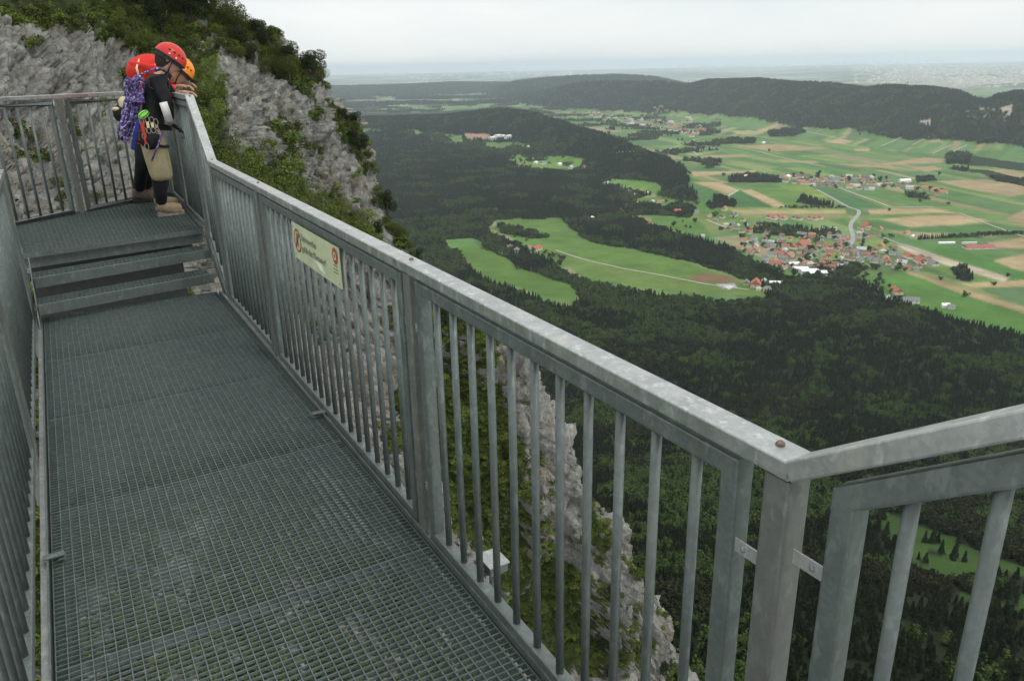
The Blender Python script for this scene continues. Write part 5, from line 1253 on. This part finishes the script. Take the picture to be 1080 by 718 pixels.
skin('jacket', sc_j([J[1], J[2], J[3], J[5], J[6], (wrR*.85+elR*.15, .033), J[8], J[9], (wrL*.85+elL*.15, .033), (pel*.5+wai*.5, (.12, .10))], 1.2), [(0, 1), (1, 2), (2, 3), (3, 4), (4, 5), (2, 6), (6, 7), (7, 8), (0, 9)], MT['redcloth'], p2.root)
skin('trousers', [(pel, (.13, .108)), (hpR, .098), ((hpR+knR)/2, .085), (knR, .074), (anR+np.array([0, 0, .02]), .062), (hpL, .098), ((hpL+knL)/2, .085), (knL, .074), (anL+np.array([0, 0, .02]), .062), (wai*.5+pel*.5, (.115, .10))], [(0, 1), (1, 2), (2, 3), (3, 4), (0, 5), (5, 6), (6, 7), (7, 8), (0, 9)], MT['tights'], p2.root)
boot(p2, anR, hR, tR, 'boot2', 'sole2'); boot(p2, anL, hL, tL, 'boot2', 'sole2')
MB().ell(p(153, 73, .0), (.175, .17, .125), 20, 12, ax=[(.93, 0, .37), (0, 1, 0), (-.37, 0, .93)], jit=.03).build('backpack', MT['redcloth'], p2.root, True)
ax2 = head(p2, hc, (.72, -.18, -.72), (.75, 0, .62)); hb_ = MB(); build_head(p2, hb_, hc, ax2)
for sg in (-1, 1): hb_.ell(hc+ax2[1]*sg*.077-ax2[0]*.008, (.016, .008, .028), 8, 6, ax=ax2)
hb_.build('head', MT['skin'], p2.root, True)
helmet(p2, hc, ax2, 'orshell')
for w_ in (wrR, wrL):
    hJ, hE = hand(p2, w_, w_+np.array([.1, -.02, .0]), (0, 1, 0), (.2, 0, -1)); skin('hand', hJ, hE, MT['skin'], p2.root, 1)
MB().tube([p(146.5, 80, -.19), p(144, 72, -.17), p(147, 63, -.10)], .009, 6).build('shoulder_strap', MT['cream'], p2.root, True)
# ---------------- what they carry
def gear(name, label, cat_, loc): o = empty(name, loc); return tag(o, label, cat_, 'climbing gear hanging from the climbers')
Yr = 7.66
def g_(px, py, Y, o): return at_y(px, py, Y)-np.array(o)
o_ = at_y(140, 105, Yr); rc_ = gear('rope_coil', 'coiled purple and white climbing rope slung on the back of the red helmet climber', 'rope', o_)
rr_ = random.Random(3); lp = MB()
for k in range(15):
    side = -1 if k % 2 else 1; a = g_(141+side*(4.5+rr_.uniform(-3, 3)), 80+rr_.uniform(-1, 7), Yr+rr_.uniform(-.10, .08), o_); mid = g_(142+rr_.uniform(-4, 4), 108, Yr+rr_.uniform(-.05, .05), o_)
    lo = g_(129+rr_.uniform(-4, 8), 143+rr_.uniform(-9, 6), Yr+rr_.uniform(-.09, .07), o_); w1 = rr_.uniform(.02, .045); x_ = np.array([1, .25, .1])*w1
    pts = []
    for t in np.linspace(0, 2*PI, 34, endpoint=False):
        s_ = (1-math.cos(t))/2; c = (a*(1-s_)**2+mid*2*s_*(1-s_)+lo*s_**2); pts.append(c+x_*math.sin(t)*(1.0+.3*math.sin(5*t+k))+np.array([rr_.uniform(-.004, .004), rr_.uniform(-.004, .004), 0]))
    lp.tube(pts, .0085, 7, up=(0.1, 1, 0), closed=True)
lp.build('rope_loops', MT['rope'], rc_, True)
wr = MB(); c0 = g_(143, 103, Yr, o_)
for k in range(7): wr.tube([c0+np.array([.062*math.cos(t), .07*math.sin(t), .012*k-.03-.012*math.cos(t)]) for t in np.linspace(0, 2*PI, 18, endpoint=False)], .0085, 6, up=(0, 0, 1), closed=True)
wr.build('rope_wrap', MT['rope'], rc_, True)
MB().tube([g_(146, 80, Yr-.05, o_), g_(158, 74.5, Yr-.12, o_), g_(168, 71.5, Yr-.10, o_), g_(173, 74, Yr, o_)], .0085, 6).build('carrying_strand', MT['rope'], rc_, True)
MB().tube([g_(172, 138, Yr-.2, o_), g_(167, 152, Yr-.2, o_), g_(160, 170, Yr-.16, o_)], .007, 6).build('rope_tail', MT['rope'], rc_, True)
o_ = at_y(158, 146, 7.52); cb = gear('chalk_bag', 'black round pouch hanging at the hip of the climber in khaki trousers', 'pouch', o_)
b_ = MB(); b_.ell((0, 0, 0), (.085, .06, .095), 18, 12, jit=.06); b_.build('pouch', MT['black'], cb, True); MB().tube(ring_pts(np.array([0, 0, .075]), .058, .045, 18), .010, 6, up=(0, 0, 1), closed=True).build('pouch_rim', MT['sole2'], cb, True)
MB().tube([(0, 0, .08), (.01, 0, .13)], .006, 6).build('pouch_loop', MT['web_blue'], cb)
o_ = at_y(151.5, 121, 7.50); gc_ = gear('belay_glove', 'bright lime green gadget clipped high on the harness under the purple rope', 'gadget', o_)
b_ = MB(); b_.ell((0, 0, 0), (.052, .016, .030), 16, 8, ax=[(math.cos(.55), 0, math.sin(.55)), (0, 1, 0), (-math.sin(.55), 0, math.cos(.55))]); b_.build('shell', MT['lime'], gc_, True)
MB().tube([np.array([.052*math.cos(t)*.8, -.02, .02*math.sin(t)+.004+.5*.052*math.cos(t)*.8]) for t in np.linspace(0, 2*PI, 16, endpoint=False)], .003, 5, up=(0, 1, 0), closed=True).build('seam', MT['black'], gc_)
def quickdraw(px, py, Y, web, ln, label):
    o_ = at_y(px, py, Y); q = gear('quickdraw', label, 'quickdraw', o_)
    for z in (0, -ln):
        MB().tube([np.array([.016*math.sin(t), 0, .027*math.cos(t)+z]) for t in np.linspace(0, 2*PI, 14, endpoint=False)], .0030, 6, up=(0, 1, 0), closed=True).build('carabiner', MT['alloy'], q, True)
    MB().box((0, 0, -ln/2), (.011, .003, ln/2-.02)).build('sling', MT[web], q)
quickdraw(149.5, 128, 7.47, 'web_red', .12, 'red quickdraw hanging left of the black pouch'); quickdraw(155, 126, 7.46, 'cream', .09, 'pale cream quickdraw hanging above the black pouch'); quickdraw(160, 127, 7.47, 'cream', .08, 'pale cream quickdraw nearest the white sleeve patch'); quickdraw(164.5, 129, 7.48, 'alloy', .07, 'grey metal quickdraw beside the khaki pocket'); quickdraw(152, 138, 7.47, 'web_red', .13, 'long red quickdraw hanging lowest beside the pouch')
o_ = at_y(143, 150, 7.7); bs = gear('sling', 'blue webbing sling dangling below the purple rope', 'sling', o_)
MB().sweep([g_(147, 127, 7.6, o_), g_(143, 140, 7.62, o_), g_(140, 158, 7.66, o_)], [(.017, -.004), (.017, .004), (-.017, .004), (-.017, -.004)], up=(.3, 1, 0)).build('webbing', MT['web_blue'], bs)
MB().sweep([g_(151, 128, 7.58, o_), g_(149, 142, 7.60, o_), g_(147, 152, 7.62, o_)], [(.016, -.004), (.016, .004), (-.016, .004), (-.016, -.004)], up=(.3, 1, 0)).build('webbing_tail', MT['web_red'], bs)
o_ = at_y(129, 116, 8.3); hb2 = gear('gear_pouch', 'black and cream gear pouch sticking out left of the purple rope', 'pouch', o_)
MB().ell((0, 0, -.03), (.085, .07, .085), 16, 10, jit=.1).build('pouch', MT['black'], hb2, True); MB().ell((.02, -.03, .06), (.045, .04, .06), 12, 8, jit=.2).build('glove', MT['cream'], hb2, True); MB().ell((-.055, -.04, .010), (.034, .022, .018), 12, 8, jit=.3).build('cloth_end', MT['cream'], hb2, True)
MB().tube([(.07, -.05, .07), (.08, -.05, -.02)], .012, 6).build('red_loop', MT['web_red'], hb2, True)
# ================================================================== LIGHT, SKY, AIR
w = bpy.data.worlds.new('World'); scene.world = w; w.use_nodes = True
n = w.node_tree.nodes; l = w.node_tree.links; n.clear()
out = n.new('ShaderNodeOutputWorld'); mix = n.new('ShaderNodeMixShader'); mix.inputs[0].default_value = .86
b1 = n.new('ShaderNodeBackground'); b1.inputs[1].default_value = .08
b2 = n.new('ShaderNodeBackground'); b2.inputs[1].default_value = SKY_STRENGTH
sky = n.new('ShaderNodeTexSky'); sky.sky_type = 'NISHITA'; sky.sun_disc = False
SUN_EL, SUN_AZ = 52, 150      # azimuth clockwise from +Y
sky.sun_elevation = R_(SUN_EL); sky.sun_rotation = R_(SUN_AZ); sky.altitude = 900
tc = n.new('ShaderNodeTexCoord'); mp = n.new('ShaderNodeMapping'); mp.inputs['Scale'].default_value = (1, 1, 4.5)
no = n.new('ShaderNodeTexNoise'); no.inputs['Scale'].default_value = 2.2; no.inputs['Detail'].default_value = 6; no.inputs['Roughness'].default_value = .55
rp = n.new('ShaderNodeValToRGB'); rp.color_ramp.elements[0].position = .3; rp.color_ramp.elements[0].color = (.80, .86, .88, 1)
rp.color_ramp.elements[1].position = .62; rp.color_ramp.elements[1].color = (.99, 1.0, .985, 1)
l.new(tc.outputs['Generated'], mp.inputs[0]); l.new(mp.outputs[0], no.inputs['Vector']); l.new(no.outputs['Fac'], rp.inputs[0])
sp = n.new('ShaderNodeSeparateXYZ'); l.new(tc.outputs['Generated'], sp.inputs[0])
zr = n.new('ShaderNodeMapRange'); zr.interpolation_type = 'SMOOTHSTEP'; zr.inputs['From Min'].default_value = .12; zr.inputs['From Max'].default_value = .8; zr.inputs['To Min'].default_value = 1.0; zr.inputs['To Max'].default_value = ZENITH
l.new(sp.outputs[2], zr.inputs['Value']); vm = n.new('ShaderNodeVectorMath'); vm.operation = 'SCALE'; l.new(rp.outputs[0], vm.inputs[0]); l.new(zr.outputs[0], vm.inputs['Scale'])
l.new(vm.outputs[0], b2.inputs[0]); l.new(sky.outputs[0], b1.inputs[0])
l.new(b1.outputs[0], mix.inputs[1]); l.new(b2.outputs[0], mix.inputs[2]); l.new(mix.outputs[0], out.inputs[0])
sl = bpy.data.lights.new('sun', 'SUN'); sl.energy = SUN_E; sl.angle = R_(18); sl.color = (1, .97, .92)
so = bpy.data.objects.new('sun', sl); link(so)
d = Vector((math.sin(R_(SUN_AZ))*math.cos(R_(SUN_EL)), math.cos(R_(SUN_AZ))*math.cos(R_(SUN_EL)), math.sin(R_(SUN_EL))))
so.rotation_euler = (-d).to_track_quat('-Z', 'Y').to_euler()
scene.view_settings.view_transform = 'Standard'; scene.view_settings.look = 'None'; scene.view_settings.gamma = 1
scene.view_settings.exposure = EXPOSURE; scene.view_settings.use_curve_mapping = False
scene.cycles.volume_bounces = 2; scene.cycles.max_bounces = 6; scene.cycles.diffuse_bounces = 3; scene.cycles.glossy_bounces = 3
scene.cycles.use_adaptive_sampling = True; scene.cycles.adaptive_threshold = .02
scene.cycles.use_denoising = True
